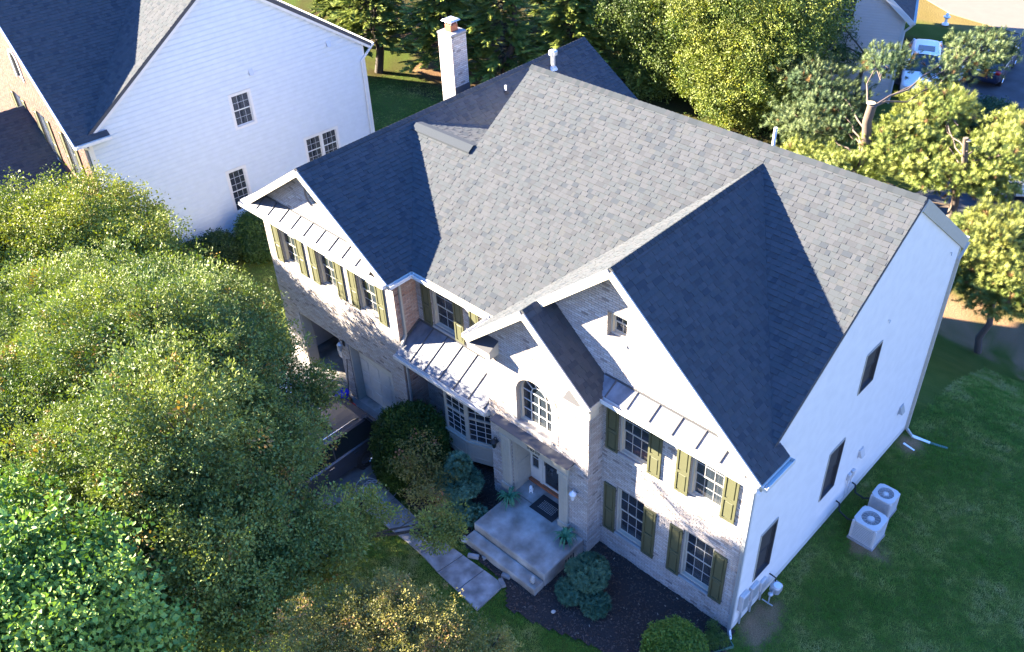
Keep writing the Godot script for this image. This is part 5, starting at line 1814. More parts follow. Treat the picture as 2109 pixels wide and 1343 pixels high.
func limb(parent: Node, called: String, a: Vector3, b: Vector3, r0: float, r1: float, m: Material, sag := 0.12, k := 6) -> void:
	var mb := MB.new()
	var pts := []
	var rad := []
	var l := (b - a).length()
	var w := Vector3(rng.randfn(), rng.randfn() * 0.4, rng.randfn()) * l * 0.05
	for i in k + 1:
		var t := float(i) / k
		pts.append(a.lerp(b, t) + Vector3.UP * sag * l * sin(PI * t) * (0.6 - t) + w * sin(PI * t) + Vector3(rng.randfn(), rng.randfn(), rng.randfn()) * l * 0.012)
		rad.append(lerpf(r0, r1, t))
	mb.tube(pts, rad, 7)
	part(parent, called, mb, m)

func broad_tree(called: String, label: String, base: Vector3, fork: float, tr: float, lobes: Array, count: int, mesh: Mesh, lo: Color, hi: Color, group := "", size := 1.0, odd := Color(0, 0, 0, 0), odd_share := 0.0, m: Material = null, wood: Material = null, inner := 0.42) -> Node3D:
	var o := thing(called, label, "tree", base, 0.0, group)
	var bk: Material = wood if wood else M.bark
	var top := Vector3(rr(-0.2, 0.2), fork, rr(-0.2, 0.2))
	limb(o, "trunk", Vector3(0, -0.3, 0), top, tr, tr * 0.7, bk, 0.0)
	var local := []
	for l in lobes:
		var p := Vector3(l[0], l[1], l[2]) - base
		local.append([p.x, p.y, p.z, l[3]] + ([l[4]] if l.size() > 4 else []))
		limb(o, "branch", top + Vector3(0, rr(-0.3, 0.0), 0), p, tr * 0.42, tr * 0.12, bk, 0.12)
		for i in 4:
			var q: Vector3 = p + Vector3(rng.randfn(), rng.randfn() * 0.7 + 0.3, rng.randfn()).normalized() * l[3] * rr(0.6, 1.0)
			limb(o, "branch", top.lerp(p, rr(0.55, 1.0)), q, tr * 0.14, 0.012, bk, 0.05, 4)
	foliage(o, "crown", local, count, mesh, m if m else M.leaf, lo, hi, size, inner, 0.25, odd, odd_share)
	return o

func conifer(label: String, base: Vector3, high: float, wide: float, mesh: Mesh, lo: Color, hi: Color, group: String, first := 0.08) -> void:
	var o := thing("evergreen_tree", label, "tree", base, rr(0, TAU), group)
	limb(o, "trunk", Vector3(0, -0.3, 0), Vector3(0, high * 0.96, 0), 0.028 * high, 0.02, M.bark, 0.0)
	var xf := []
	var cc := []
	var arms := MB.new()
	var whorls := int(high * 3.2)
	for i in whorls:
		var t := lerpf(first, 0.98, i / float(whorls - 1))
		var reach := wide * pow(1.0 - t, 0.8) * rr(0.75, 1.12) + 0.12
		var n := 7
		for j in n:
			if rng.randf() < 0.12: continue
			var a := TAU * j / n + rr(-0.35, 0.35) + i * 1.3
			var d := Vector3(cos(a), 0, sin(a))
			var r := reach * rr(0.65, 1.15)
			var p0 := Vector3(0, t * high, 0)
			var tip := p0 + d * r + Vector3.UP * r * rr(-0.30, 0.05)
			arms.tube([p0, p0.lerp(tip, 0.55) + Vector3.UP * 0.06 * r, tip], [0.035, 0.02, 0.008], 4, false)
			var k := int(4 + r * 6.5)
			for s in k:
				var f := lerpf(0.25, 1.0, pow((s + rng.randf()) / k, 0.8))
				var q := p0.lerp(tip, f) + Vector3.UP * 0.08 * r * sin(PI * f)
				var yaw := a + rr(-0.75, 0.75)
				var b := Basis(Vector3.UP, -yaw) * Basis(Vector3(0, 0, 1), rr(-0.35, 0.25)) * Basis(Vector3(1, 0, 0), rr(-0.5, 0.5))
				xf.append(Transform3D(b.scaled(Vector3.ONE * rr(0.75, 1.25)), q))
				cc.append(lo.lerp(hi, clampf(rng.randf() * 0.7 + f * 0.35, 0, 1)) * rr(0.8, 1.2))
	part(o, "branches", arms, M.bark)
	many(o, "crown", mesh, M.needle, xf, cc)

func pine(label: String, base: Vector3, top: Vector3, r0: float, r1: float, lobes: Array, count: int, mesh: Mesh, lo: Color, hi: Color, cut: bool) -> void:
	var o := thing("pine_tree", label, "tree", base, 0.0, "pines behind the house")
	var tl := top - base
	limb(o, "trunk", Vector3(0, -0.3, 0), tl, r0, r1, M.pale_bark, 0.0, 8)
	if cut:
		var mb := MB.new()
		mb.lathe([Vector2(r1 * 0.98, -0.02), Vector2(r1 * 1.0, 0.012), Vector2(0.0, 0.02)], 12, tl)
		part(o, "cut_end", mb, M.cut_wood)
	var local := []
	for l in lobes:
		var p := Vector3(l[0], l[1], l[2]) - base
		local.append([p.x, p.y, p.z, l[3], 0.55])
		var from := tl * clampf((p.y - 0.2) / maxf(tl.y, 0.1), 0.3, 0.97)
		limb(o, "branch", from, p, minf(r1 * 0.3, 0.045), 0.02, M.pale_bark, -0.05, 7)
		for i in 5:
			var q: Vector3 = p + Vector3(rng.randfn(), rng.randfn() * 0.4 + 0.2, rng.randfn()).normalized() * l[3] * rr(0.5, 0.95)
			limb(o, "twig", from.lerp(p, rr(0.5, 1.0)), q, 0.022, 0.008, M.pale_bark, 0.0, 3)
	foliage(o, "crown", local, count, mesh, M.needle, lo, hi, 1.0, 0.25, 0.35, Color(0.16, 0.09, 0.03), 0.03)

func bush(called: String, label: String, at: Vector3, lobes: Array, count: int, mesh: Mesh, lo: Color, hi: Color, group := "", m: Material = null, size := 1.0, core := 0.80) -> Node3D:
	var o := thing(called, label, "bush", at, 0.0, group)
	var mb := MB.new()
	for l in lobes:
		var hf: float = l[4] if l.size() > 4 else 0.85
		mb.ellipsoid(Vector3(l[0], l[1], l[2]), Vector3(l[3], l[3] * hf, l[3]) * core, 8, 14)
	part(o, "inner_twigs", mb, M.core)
	foliage(o, "foliage", lobes, count, mesh, m if m else M.leaf, lo, hi, size, 0.84, 0.9)
	return o

func fern(label: String, at: Vector3) -> void:
	var o := thing("potted_fern", label, "plant", at, rr(0, TAU), "potted ferns beside the front door")
	var mb := MB.new()
	mb.lathe([Vector2(0.0, 0.0), Vector2(0.10, 0.0), Vector2(0.135, 0.17), Vector2(0.15, 0.17), Vector2(0.15, 0.20), Vector2(0.125, 0.20), Vector2(0.12, 0.16), Vector2(0.0, 0.16)], 16)
	part(o, "pot", mb, M.black)
	for i in 46:
		mb = MB.new()
		var a := rr(0, TAU)
		var d := Vector3(cos(a), 0, sin(a))
		var s := Vector3(-d.z, 0, d.x)
		var l := rr(0.22, 0.42)
		var up := rr(0.12, 0.34)
		var prev := []
		for k in 6:
			var t := k / 5.0
			var p := Vector3(0, 0.17, 0) + d * l * t + Vector3.UP * (up * sin(PI * 0.62 * t) - 0.26 * t * t)
			var w := 0.019 * sin(PI * (0.12 + 0.85 * t)) + 0.002
			var now := [p - s * w + Vector3.DOWN * w * 0.5, p, p + s * w + Vector3.DOWN * w * 0.5]
			if k > 0:
				mb.q(prev[0], prev[1], now[1], now[0]); mb.q(prev[1], prev[2], now[2], now[1])
			prev = now
		part(o, "frond", mb, M.plant_green)

func build_plants() -> void:
	var small := leaf_mesh(26, 0.19, 0.064, 0.038)
	var mid := leaf_mesh(24, 0.22, 0.078, 0.048)
	var maple := leaf_mesh(18, 0.22, 0.095, 0.085)
	var far := leaf_mesh(24, 0.36, 0.135, 0.085)
	var box := leaf_mesh(14, 0.07, 0.045, 0.028)
	var juniper := needle_mesh(26, 0.07, 0.012, 0.05, 0.9)
	var tuft := needle_mesh(46, 0.15, 0.013, 0.16, 0.9)
	var spray := spray_mesh(0.50, 0.30)
	# front yard trees
	broad_tree("shade_tree", "yellow-green broadleaf tree left of the driveway, nearest the neighbouring brick front", Vector3(-20.6, -0.65, 6.4), 2.4, 0.20,
		[[-20.3, 5.6, 5.6, 1.4], [-18.6, 5.2, 4.5, 1.25], [-22.3, 5.2, 5.8, 1.4], [-21.6, 5.2, 8.0, 1.6], [-19.2, 4.8, 6.6, 1.5], [-17.2, 4.8, 4.5, 1.2], [-15.7, 4.7, 4.2, 1.1], [-14.9, 4.0, 3.9, 0.8], [-18.4, 3.8, 4.2, 1.3], [-21, 4.2, 4.8, 1.5], [-23.6, 4.6, 7.0, 1.5], [-17.6, 4.2, 5.8, 1.3], [-21.6, 4.4, 3.3, 1.3], [-23.2, 4.6, 3.9, 1.3], [-22.0, 3.0, 5.6, 1.5]],
		25000, mid, Color(0.090, 0.130, 0.020), Color(0.250, 0.260, 0.036), "front yard trees", 1.0, Color(0.30, 0.20, 0.03), 0.02, null, null, 0.3)
	broad_tree("shade_tree", "large green broadleaf tree covering the driveway, widest crown in the front yard", Vector3(-9.3, -0.3, 7.6), 2.6, 0.24,
		[[-13.0, 7.0, 7.6, 1.4], [-11.4, 7.2, 6.8, 1.4], [-9.9, 6.8, 6.5, 1.2], [-8.6, 7.4, 8.4, 1.4], [-8.5, 5.5, 6.6, 1.0], [-7.0, 5.6, 8.8, 1.2], [-6.5, 4.5, 7.0, 0.85], [-11.8, 4.7, 4.5, 0.95], [-13.7, 5.0, 4.2, 1.05], [-11.6, 5.5, 9.4, 1.5], [-14.6, 5.4, 5.8, 1.3], [-10.0, 4.3, 5.3, 0.8], [-8.2, 5.4, 10.6, 1.5], [-6.2, 4.4, 9.0, 1.1], [-7.0, 3.6, 5.4, 0.55], [-15.4, 5.2, 7.4, 1.3], [-14.6, 5.4, 9.2, 1.4], [-13.2, 5.6, 10.4, 1.5], [-16.8, 4.2, 8.6, 1.4], [-15.6, 6.1, 6.6, 1.3], [-14.3, 6.2, 5.6, 1.2], [-17.0, 5.6, 7.6, 1.4], [-10.7, 4.2, 3.75, 0.5], [-9.6, 6.2, 9.6, 1.4], [-12.6, 5.8, 6.0, 1.3], [-10.6, 5.6, 7.6, 1.5], [-7.4, 4.6, 8.4, 1.3], [-5.9, 2.7, 4.0, 0.42], [-7.2, 3.2, 7.0, 1.0], [-9.0, 3.0, 8.6, 1.5], [-11.4, 3.4, 6.6, 1.4], [-12.4, 3.4, 8.8, 1.5]],
		44000, small, Color(0.080, 0.125, 0.034), Color(0.235, 0.265, 0.062), "front yard trees", 1.12, Color(0.26, 0.15, 0.04), 0.025, null, null, 0.25)
	broad_tree("maple_tree", "bright green large-leaved maple at the lower left corner", Vector3(-8.4, -0.3, 13.6), 2.8, 0.2,
		[[-6.6, 7.0, 12.2, 1.5], [-8.4, 7.2, 13.0, 1.6], [-7.3, 5.8, 12.6, 1.7], [-5.5, 5.6, 12.0, 1.2], [-9.6, 6.2, 12.2, 1.3]],
		10500, maple, Color(0.095, 0.175, 0.034), Color(0.240, 0.340, 0.070), "front yard trees")
	broad_tree("ornamental_tree", "thin yellowing ornamental tree over the front lawn, bottom centre", Vector3(-3.2, -0.05, 8.2), 2.6, 0.09,
		[[-2.77, 5.4, 7.38, 0.75], [-2.2, 5.1, 7.0, 0.55], [-3.4, 5.2, 7.3, 0.6], [-2.9, 4.8, 7.9, 0.8], [-2.1, 4.6, 7.4, 0.55], [-3.6, 5.3, 8.0, 0.7], [-1.7, 4.7, 6.5, 0.5], [-4.0, 5.2, 8.6, 0.7], [-1.6, 4.4, 7.0, 0.55]],
		3800, small, Color(0.130, 0.130, 0.035), Color(0.300, 0.240, 0.060), "front yard trees", 0.72, Color(0.36, 0.20, 0.08), 0.06)
	broad_tree("ornamental_tree", "sparse olive-leaved small tree in the planting bed left of the walkway", Vector3(-8.9, -0.25, 2.0), 0.7, 0.045,
		[[-8.6, 1.35, 2.2, 0.6], [-9.4, 1.2, 1.9, 0.55], [-8.0, 1.0, 2.7, 0.5], [-9.0, 1.7, 2.1, 0.5], [-7.6, 1.4, 3.1, 0.5], [-8.3, 0.9, 1.8, 0.5]],
		700, box, Color(0.100, 0.120, 0.035), Color(0.210, 0.190, 0.060), "front yard trees", 1.5, Color(0.22, 0.12, 0.07), 0.06)
	# bushes by the house
	bush("round_bush", "big dark green rounded bush between the garage and the bay window", Vector3(-10.25, -0.55, 1.35), [[0, 1.25, 0, 1.1, 1.1], [0.1, 0.7, 0.15, 1.05, 0.7]], 5200, leaf_mesh(12, 0.11, 0.075, 0.045), Color(0.017, 0.043, 0.009), Color(0.049, 0.090, 0.014))
	bush("topiary_conifer", "blue-green clipped conifer in tiers left of the porch", Vector3(-7.95, -0.02, 1.55), [[0, 1.52, -0.05, 0.31, 0.95], [0, 0.86, 0, 0.60, 0.52], [0.05, 0.30, 0.30, 0.44, 0.62], [-0.42, 0.30, 0.12, 0.36, 0.72], [0.46, 0.22, 0.62, 0.27, 0.8], [0.86, 0.26, 0.22, 0.31, 0.85]], 4200, juniper, Color(0.045, 0.115, 0.075), Color(0.105, 0.215, 0.145), "clipped conifers by the porch", M.needle)
	bush("topiary_conifer", "blue-green clipped conifer in balls right of the porch, before the brick wall", Vector3(-3.25, 0, 1.5), [[0.0, 0.88, 0, 0.46, 0.85], [-0.30, 0.26, 0.40, 0.32, 0.8], [0.42, 0.25, 0.26, 0.32, 0.85], [-0.46, 0.60, -0.05, 0.24, 0.8]], 3600, juniper, Color(0.032, 0.087, 0.052), Color(0.080, 0.160, 0.096), "clipped conifers by the porch", M.needle)
	bush("round_bush", "neat ball of bright green boxwood near the front right corner", Vector3(-0.45, 0, 1.75), [[0, 0.62, 0, 0.70, 0.92]], 4200, box, Color(0.065, 0.130, 0.016), Color(0.190, 0.270, 0.034))
	bush("low_weeds", "scraggly green weeds at the brick corner by the downspout", Vector3(-0.02, 0, 0.55), [[-0.1, 0.12, 0.1, 0.16, 0.9], [0.1, 0.08, -0.1, 0.14, 0.8], [-0.25, 0.22, -0.2, 0.12, 1.3]], 160, small, Color(0.072, 0.131, 0.029), Color(0.131, 0.189, 0.043), "", null, 0.5, 0.2)
	bush("garden_bush", "dark leafy bush at the neighbour's wall, nearer the brick house", Vector3(-24.4, -0.65, -2.9), [[0, 0.9, 0, 0.85, 0.95], [0.5, 0.6, 0.4, 0.6]], 1300, mid, Color(0.026, 0.061, 0.017), Color(0.058, 0.109, 0.026), "bushes along the neighbour's wall")
	bush("garden_bush", "low dark bush at the neighbour's wall, beside the big yellow-green tree", Vector3(-24.9, -0.65, -1.2), [[0, 0.6, 0, 0.75, 0.85], [-0.4, 0.5, 0.9, 0.7]], 1300, mid, Color(0.017, 0.038, 0.014), Color(0.036, 0.070, 0.020), "bushes along the neighbour's wall")
	bush("garden_bush", "pale flowering bush on the shaded back lawn beyond the garage ridge", Vector3(-26.9, -0.75, -14.6), [[0, 0.5, 0, 0.6, 0.8], [0.9, 0.45, 0.5, 0.6, 0.8], [1.7, 0.4, 1.2, 0.5]], 900, mid, Color(0.087, 0.145, 0.087), Color(0.319, 0.377, 0.290))
	fern("fern in a dark pot left of the door, below the black lantern", Vector3(-6.62, 0.5, 0.92))
	fern("fern in a dark pot right of the door, at the porch edge", Vector3(-4.55, 0.5, 0.95))
	# evergreens behind
	var k := 0
	var at := [[-34.5, -17.5, 9.5, 2.6], [-31.0, -19.5, 8.5, 2.5], [-38.5, -19.5, 9.5, 2.8], [-28.3, -21.2, 9.0, 2.7], [-25.0, -23.0, 9.0, 2.6], [-22.0, -25.5, 8.5, 2.5], [-42.5, -22, 10, 3.0], [-36.0, -25, 10, 3.0], [-29.5, -27.5, 10, 3.0]]
	var place := ["nearest the neighbour's rear corner", "just left of the chimney", "at the top edge behind the neighbour's roof", "directly right of the chimney", "above the far end of the garage ridge", "farthest right of the evergreen row", "farthest left of the evergreen row", "in the second row left of the chimney", "in the second row behind the chimney"]
	for e in at:
		conifer("yellow-green feathery evergreen %s" % place[k], Vector3(e[0], -0.7, e[1]), e[2], e[3], spray, Color(0.075, 0.125, 0.024), Color(0.250, 0.280, 0.048), "evergreens behind the houses", 0.10 if k > 2 else 0.2)
		k += 1
	# broadleaf trees behind
	broad_tree("backyard_tree", "dark green broadleaf tree just beyond the far end of the roof ridge", Vector3(-21.4, -0.7, -26.0), 2.2, 0.18, [[-21.97, 4.15, -24.78, 1.99], [-20.57, 2.75, -25.13, 1.87], [-21.27, 0.64, -25.02, 1.40], [-23.03, 2.28, -26.42, 1.87], [-20.92, 5.79, -26.42, 1.87], [-23.73, 4.86, -26.89, 1.75]], 8500, far, Color(0.051, 0.090, 0.020), Color(0.131, 0.167, 0.035), "broadleaf trees behind the house", 0.8)
	broad_tree("backyard_tree", "mid green broadleaf tree between the far roof end and the light green tree", Vector3(-19.6, -0.7, -26.4), 2.2, 0.16, [[-20.6, 4.4, -25.6, 1.7], [-19.2, 3.6, -25.2, 1.6], [-19.4, 1.6, -25.2, 1.5], [-17.8, 4.6, -25.6, 1.7], [-17.4, 2.2, -25.0, 1.5], [-18.6, 6.0, -26.4, 1.8], [-16.6, 6.2, -26.6, 1.6], [-16.2, 1.4, -24.6, 1.3]], 11000, far, Color(0.060, 0.100, 0.022), Color(0.170, 0.205, 0.040), "broadleaf trees behind the house", 0.8)
	broad_tree("backyard_tree", "light green broadleaf tree behind the middle of the roof ridge", Vector3(-15.5, -0.7, -25.6), 2.2, 0.18, [[-17.29, 3.92, -24.67, 1.99], [-15.30, 5.09, -24.78, 2.11], [-14.13, 5.09, -25.72, 1.99], [-17.29, 1.58, -24.43, 1.52], [-15.07, 2.75, -23.96, 1.87], [-14.02, 2.87, -25.13, 1.75], [-14.49, 0.18, -25.72, 1.40], [-15.77, 0.53, -24.43, 1.29], [-18.58, 5.21, -24.43, 1.52]], 9500, far, Color(0.087, 0.128, 0.023), Color(0.217, 0.239, 0.041), "broadleaf trees behind the house", 0.72, Color(0.290, 0.290, 0.029), 0.04)
	broad_tree("backyard_tree", "shaded broadleaf tree between the evergreens and the light green tree", Vector3(-24.4, -0.7, -33.5), 2.4, 0.18, [[-23.85, 4.74, -32.74, 2.22], [-26.07, 3.57, -33.21, 2.11], [-21.62, 3.92, -33.44, 2.11], [-23.96, 1.58, -32.27, 1.87], [-20.69, 1.81, -31.80, 1.87]], 7000, far, Color(0.043, 0.080, 0.020), Color(0.116, 0.152, 0.032), "broadleaf trees behind the house")
	broad_tree("backyard_tree", "slim leafy tree in front of the beige house wall", Vector3(-12.4, -0.7, -30.0), 2.6, 0.12, [[-13.9, 4.0, -29.2, 0.9], [-13.8, 2.6, -29.6, 0.9], [-12.6, 2.2, -29.2, 0.5]], 420, far, Color(0.051, 0.090, 0.026), Color(0.109, 0.152, 0.038), "broadleaf trees behind the house", 0.6)
	# pines
	pine("topped pine with a thick bare trunk and a fresh pale cut", Vector3(-7.8, -0.6, -20.93), Vector3(-7.8, 4.2, -20.93), 0.23, 0.18, [[-8.8, 4.6, -24.2, 0.9],  [-6.7, 4.3, -25.3, 0.7], [-6.4, 4.6, -27.1, 1.05], [-6.0, 4.8, -27.8, 0.8], [-11.5, 3.2, -24.0, 1.3], [-10.3, 2.6, -23.2, 1.35], [-10.9, 2.0, -22.2, 1.3], [-9.2, 2.2, -22.4, 0.9]], 6500, tuft, Color(0.065, 0.104, 0.046), Color(0.152, 0.189, 0.072), true)
	pine("bright yellow-green spreading pine with a slender trunk", Vector3(-3.9, -0.6, -20.6), Vector3(-3.8, 4.0, -20.6), 0.2, 0.1, [[-6.3, 3.6, -23.6, 1.0], [-6.1, 3.2, -22.3, 1.1], [-5.5, 3.8, -23.2, 0.8], [-6.4, 2.6, -21.5, 1.15], [-7.5, 1.5, -20.4, 0.85], [-8.8, 1.4, -20.2, 0.9], [-9.8, 1.3, -20.2, 0.8], [-4.9, 2.4, -21.2, 1.05], [-3.6, 2.4, -21.3, 0.95], [-2.9, 3.2, -21.8, 1.05], [-3.0, 3.6, -23.3, 0.9], [-2.8, 2.2, -21.8, 0.85]], 12500, tuft, Color(0.150, 0.190, 0.040), Color(0.330, 0.350, 0.085), true)
	pine("low bushy pine at the right edge above the bare soil", Vector3(-0.5, -2.2, -17.6), Vector3(-0.5, 3.2, -17.6), 0.14, 0.05, [[-1.0, 2.6, -16.9, 1.1], [-1.3, 1.8, -16.6, 0.95], [0.0, 2.0, -16.6, 1.1], [-0.35, 1.2, -16.3, 0.95], [-0.7, 2.8, -17.9, 0.85], [-1.6, 2.8, -17.5, 0.65], [1.2, 2.2, -17.2, 1.0]], 9000, tuft, Color(0.109, 0.145, 0.032), Color(0.261, 0.268, 0.058), false)
	bush("garden_bush", "blue-green shrub mass beside the far asphalt drive", Vector3(-6.1, -0.6, -30.7), [[0, 0.9, 0, 1.3, 0.7], [1.6, 0.8, 0.6, 1.2, 0.7], [2.9, 0.8, 1.2, 1.1]], 1300, far, Color(0.032, 0.072, 0.038), Color(0.058, 0.116, 0.051), "", null, 0.7)

# ---- yard things ----
func build_yard() -> void:
	# air conditioners
	for e in [[Vector3(1.08, -0.02, -4.92), 0.68, 0.74, "larger square air conditioner unit on the lawn, nearer the camera"], [Vector3(0.96, -0.02, -6.02), 0.58, 0.70, "smaller air conditioner unit on the lawn, farther from the camera"]]:
		var o := thing("air_conditioner", e[3], "air conditioner", e[0], rr(-0.05, 0.05), "air conditioners beside the white wall")
		var w: float = e[1]
		var hgt: float = e[2]
		var mb := MB.new()
		mb.cbox(Vector3(-w * 0.54, -0.06, -w * 0.54), Vector3(w * 0.54, 0.05, w * 0.54), 0.01)
		part(o, "pad", mb, M.slab)
		mb = MB.new()
		mb.cbox(Vector3(-w / 2 + 0.03, 0.052, -w / 2 + 0.03), Vector3(w / 2 - 0.03, hgt - 0.06, w / 2 - 0.03), 0.04)
		part(o, "coil", mb, M.unit_dark)
		for i in 11:
			mb = MB.new()
			var y := 0.08 + (hgt - 0.18) * i / 10.0
			for s in [[Vector3(-w / 2, y, w / 2), Vector3(w / 2, y, w / 2)], [Vector3(w / 2, y, w / 2), Vector3(w / 2, y, -w / 2)], [Vector3(w / 2, y, -w / 2), Vector3(-w / 2, y, -w / 2)], [Vector3(-w / 2, y, -w / 2), Vector3(-w / 2, y, w / 2)]]:
				mb.bar(s[0] * Vector3(0.99, 1, 0.99), s[1] * Vector3(0.99, 1, 0.99), 0.018, 0.032)
			part(o, "louver", mb, M.unit)
		for k in [[-1, -1], [1, -1], [1, 1], [-1, 1]]:
			mb = MB.new()
			mb.cbox(Vector3(k[0] * (w / 2 + 0.004), 0.05, k[1] * (w / 2 + 0.004)), Vector3(k[0] * (w / 2 - 0.07), hgt - 0.03, k[1] * (w / 2 - 0.07)), 0.02)
			part(o, "corner_post", mb, M.unit)
		# lid with a round opening
		mb = MB.new()
		var n := 32
		var r := w * 0.36
		for i in n:
			var a0 := TAU * i / n
			var a1 := TAU * (i + 1) / n
			var p := []
			for a in [a0, a1]:
				var d := Vector3(cos(a), 0, -sin(a))
				var q := minf((w / 2 + 0.015) / maxf(absf(d.x), absf(d.z)), w * 0.62)
				p.append(d * r + Vector3.UP * (hgt + 0.005)); p.append(d * q + Vector3.UP * (hgt - 0.012)); p.append(d * q + Vector3.UP * (hgt - 0.07)); p.append(d * r + Vector3.UP * (hgt - 0.10))
			mb.q(p[0], p[1], p[5], p[4]); mb.q(p[1], p[2], p[6], p[5]); mb.q(p[3], p[0], p[4], p[7])
		part(o, "lid", mb, M.unit)
		mb = MB.new()
		mb.lathe([Vector2(0, -0.13), Vector2(r, -0.13)], 24, Vector3.UP * hgt)
		part(o, "shroud", mb, M.black)
		for i in 4:
			mb = MB.new()
			var a := TAU * i / 4
			var d := Vector3(cos(a), 0, -sin(a))
			var s := Vector3(-d.z, 0, d.x)
			mb.q(d * 0.06 + s * 0.05 + Vector3.UP * (hgt - 0.09), d * 0.06 - s * 0.05 + Vector3.UP * (hgt - 0.10), d * r * 0.93 - s * 0.12 + Vector3.UP * (hgt - 0.11), d * r * 0.93 + s * 0.10 + Vector3.UP * (hgt - 0.06))
			part(o, "fan_blade", mb, M.unit_dark)
		mb = MB.new()
		mb.lathe([Vector2(r * 0.42, -0.07), Vector2(r * 0.42, -0.02), Vector2(r * 0.3, 0.005), Vector2(0, 0.012)], 20, Vector3.UP * hgt)
		part(o, "hub", mb, M.unit)
		mb = MB.new()
		for i in 5:
			var q := r * (0.5 + 0.1 * i)
			var ringp := []
			for j in 25: ringp.append(Vector3(cos(TAU * j / 24) * q, hgt - 0.005, sin(TAU * j / 24) * q))
			mb.tube(ringp, 0.004, 4, false)
		for i in 12:
			var d := Vector3(cos(TAU * i / 12), 0, sin(TAU * i / 12))
			mb.tube([d * r * 0.35 + Vector3.UP * hgt, d * r * 1.02 + Vector3.UP * hgt], 0.004, 4, false)
		part(o, "fan_guard", mb, M.unit)
	# refrigerant lines
	for e in [[Vector3(0.02, 0.45, -5.1), Vector3(0.75, 0.30, -5.05), "black insulated line from the wall to the larger air conditioner"], [Vector3(0.02, 0.45, -6.0), Vector3(0.68, 0.32, -6.05), "black insulated line from the wall to the smaller air conditioner"]]:
		var mb := MB.new()
		var a: Vector3 = e[0]
		var b: Vector3 = e[1]
		mb.tube([a, a + Vector3(0.10, -0.02, 0), a + Vector3(0.16, -0.28, 0.02), a.lerp(b, 0.6) + Vector3(0, -0.30, 0), b + Vector3(-0.06, -0.12, 0), b], 0.024, 7)
		tag(part(self, "refrigerant_line", mb, M.rubber), e[2], "pipe", "refrigerant lines")
	# gas meter
	var g := thing("gas_meter", "grey gas meter with pipes at the foot of the white wall", "meter", Vector3(0.28, -0.04, -1.62))
	var mb := MB.new()
	mb.cbox(Vector3(-0.13, 0.22, -0.14), Vector3(0.13, 0.50, 0.14), 0.05)
	part(g, "body", mb, M.galvanized)
	mb = MB.new()
	mb.lathe([Vector2(0.0, -0.03), Vector2(0.10, -0.03), Vector2(0.10, 0.05), Vector2(0.0, 0.06)], 14, Vector3(0.05, 0.52, 0.06))
	part(g, "dial_cover", mb, M.lamp_clear)
	mb = MB.new()
	mb.tube([Vector3(-0.08, 0.5, -0.06), Vector3(-0.08, 0.62, -0.06), Vector3(-0.2, 0.64, -0.06), Vector3(-0.27, 0.64, -0.06)], 0.02, 7)
	part(g, "outlet_pipe", mb, M.black)
	mb = MB.new()
	mb.tube([Vector3(0.0, 0.35, 0.13), Vector3(0.0, 0.3, 0.28), Vector3(0.0, -0.1, 0.3)], 0.02, 7); mb.tube([Vector3(-0.15, 0.12, 0.36), Vector3(0.15, 0.12, 0.36)], 0.018, 6)
	part(g, "inlet_pipe", mb, M.galvanized)
	mb = MB.new()
	mb.ellipsoid(Vector3(0.0, 0.36, 0.26), Vector3(0.07, 0.05, 0.07), 6, 10)
	part(g, "regulator", mb, M.galvanized)
	# downspout outlets
	var o := thing("drain_extension", "white and green corrugated drain outlet at the rear corner", "drain", Vector3(0.35, -0.12, -9.35), 0.25)
	mb = MB.new()
	mb.tube([Vector3(-0.05, 0.08, 0), Vector3(0.25, 0.06, 0.02), Vector3(0.48, 0.06, 0.05)], 0.055, 10)
	part(o, "elbow_pipe", mb, M.pvc)
	mb = MB.new()
	for i in 9: mb.tube([Vector3(0.48 + 0.055 * i, 0.055, 0.05), Vector3(0.51 + 0.055 * i, 0.055, 0.05)], 0.06, 10); mb.tube([Vector3(0.51 + 0.055 * i, 0.055, 0.05), Vector3(0.535 + 0.055 * i, 0.055, 0.05)], 0.05, 10, false)
	part(o, "corrugated_pipe", mb, M.drain_green)
	mb = MB.new()
	mb.tube([Vector3(0.05, 0.06, 0.3), Vector3(0.42, 0.05, 0.38)], 0.045, 10)
	tag(part(self, "drain_pipe", mb, M.pvc), "short loose white pipe lying beside the rear corner drain", "pipe")
	get_node("drain_pipe").position = Vector3(0.2, -0.12, -9.2)
	o = thing("splash_block", "green plastic trough below the front corner downspout", "drain", Vector3(0.22, 0.0, 0.30), -0.5)
	mb = MB.new()
	mb.box(Vector3(-0.12, -0.03, 0), Vector3(0.12, 0.0, 0.8)); mb.box(Vector3(-0.13, -0.03, 0), Vector3(-0.11, 0.06, 0.8)); mb.box(Vector3(0.11, -0.03, 0), Vector3(0.13, 0.06, 0.8)); mb.box(Vector3(-0.13, -0.03, -0.02), Vector3(0.13, 0.08, 0.0))
	part(o, "trough", mb, M.drain_green)
	# doormat
	o = thing("doormat", "black rubber doormat with a lattice of pale dots before the door", "mat", Vector3(-5.66, 0.502, 0.40))
	mb = MB.new()
	mb.cbox(Vector3(-0.42, 0, -0.30), Vector3(0.42, 0.014, 0.30), 0.004)
	part(o, "mat", mb, M.rubber)
	mb = MB.new()
	for i in 13:
		for j in 7:
			var p := Vector3(-0.24 + 0.04 * i + (0.02 if j % 2 else 0.0), 0.0155, -0.14 + 0.045 * j)
			mb.tbox(Transform3D(Basis(Vector3.UP, PI / 4), p), Vector3(0.017, 0.003, 0.017))
	part(o, "dot_pattern", mb, M.unit)
	# little white dog figure by the door
	o = thing("dog_figurine", "small white dog figurine sitting beside the door", "figurine", Vector3(-6.42, 0.5, 0.24), 0.6)
	mb = MB.new()
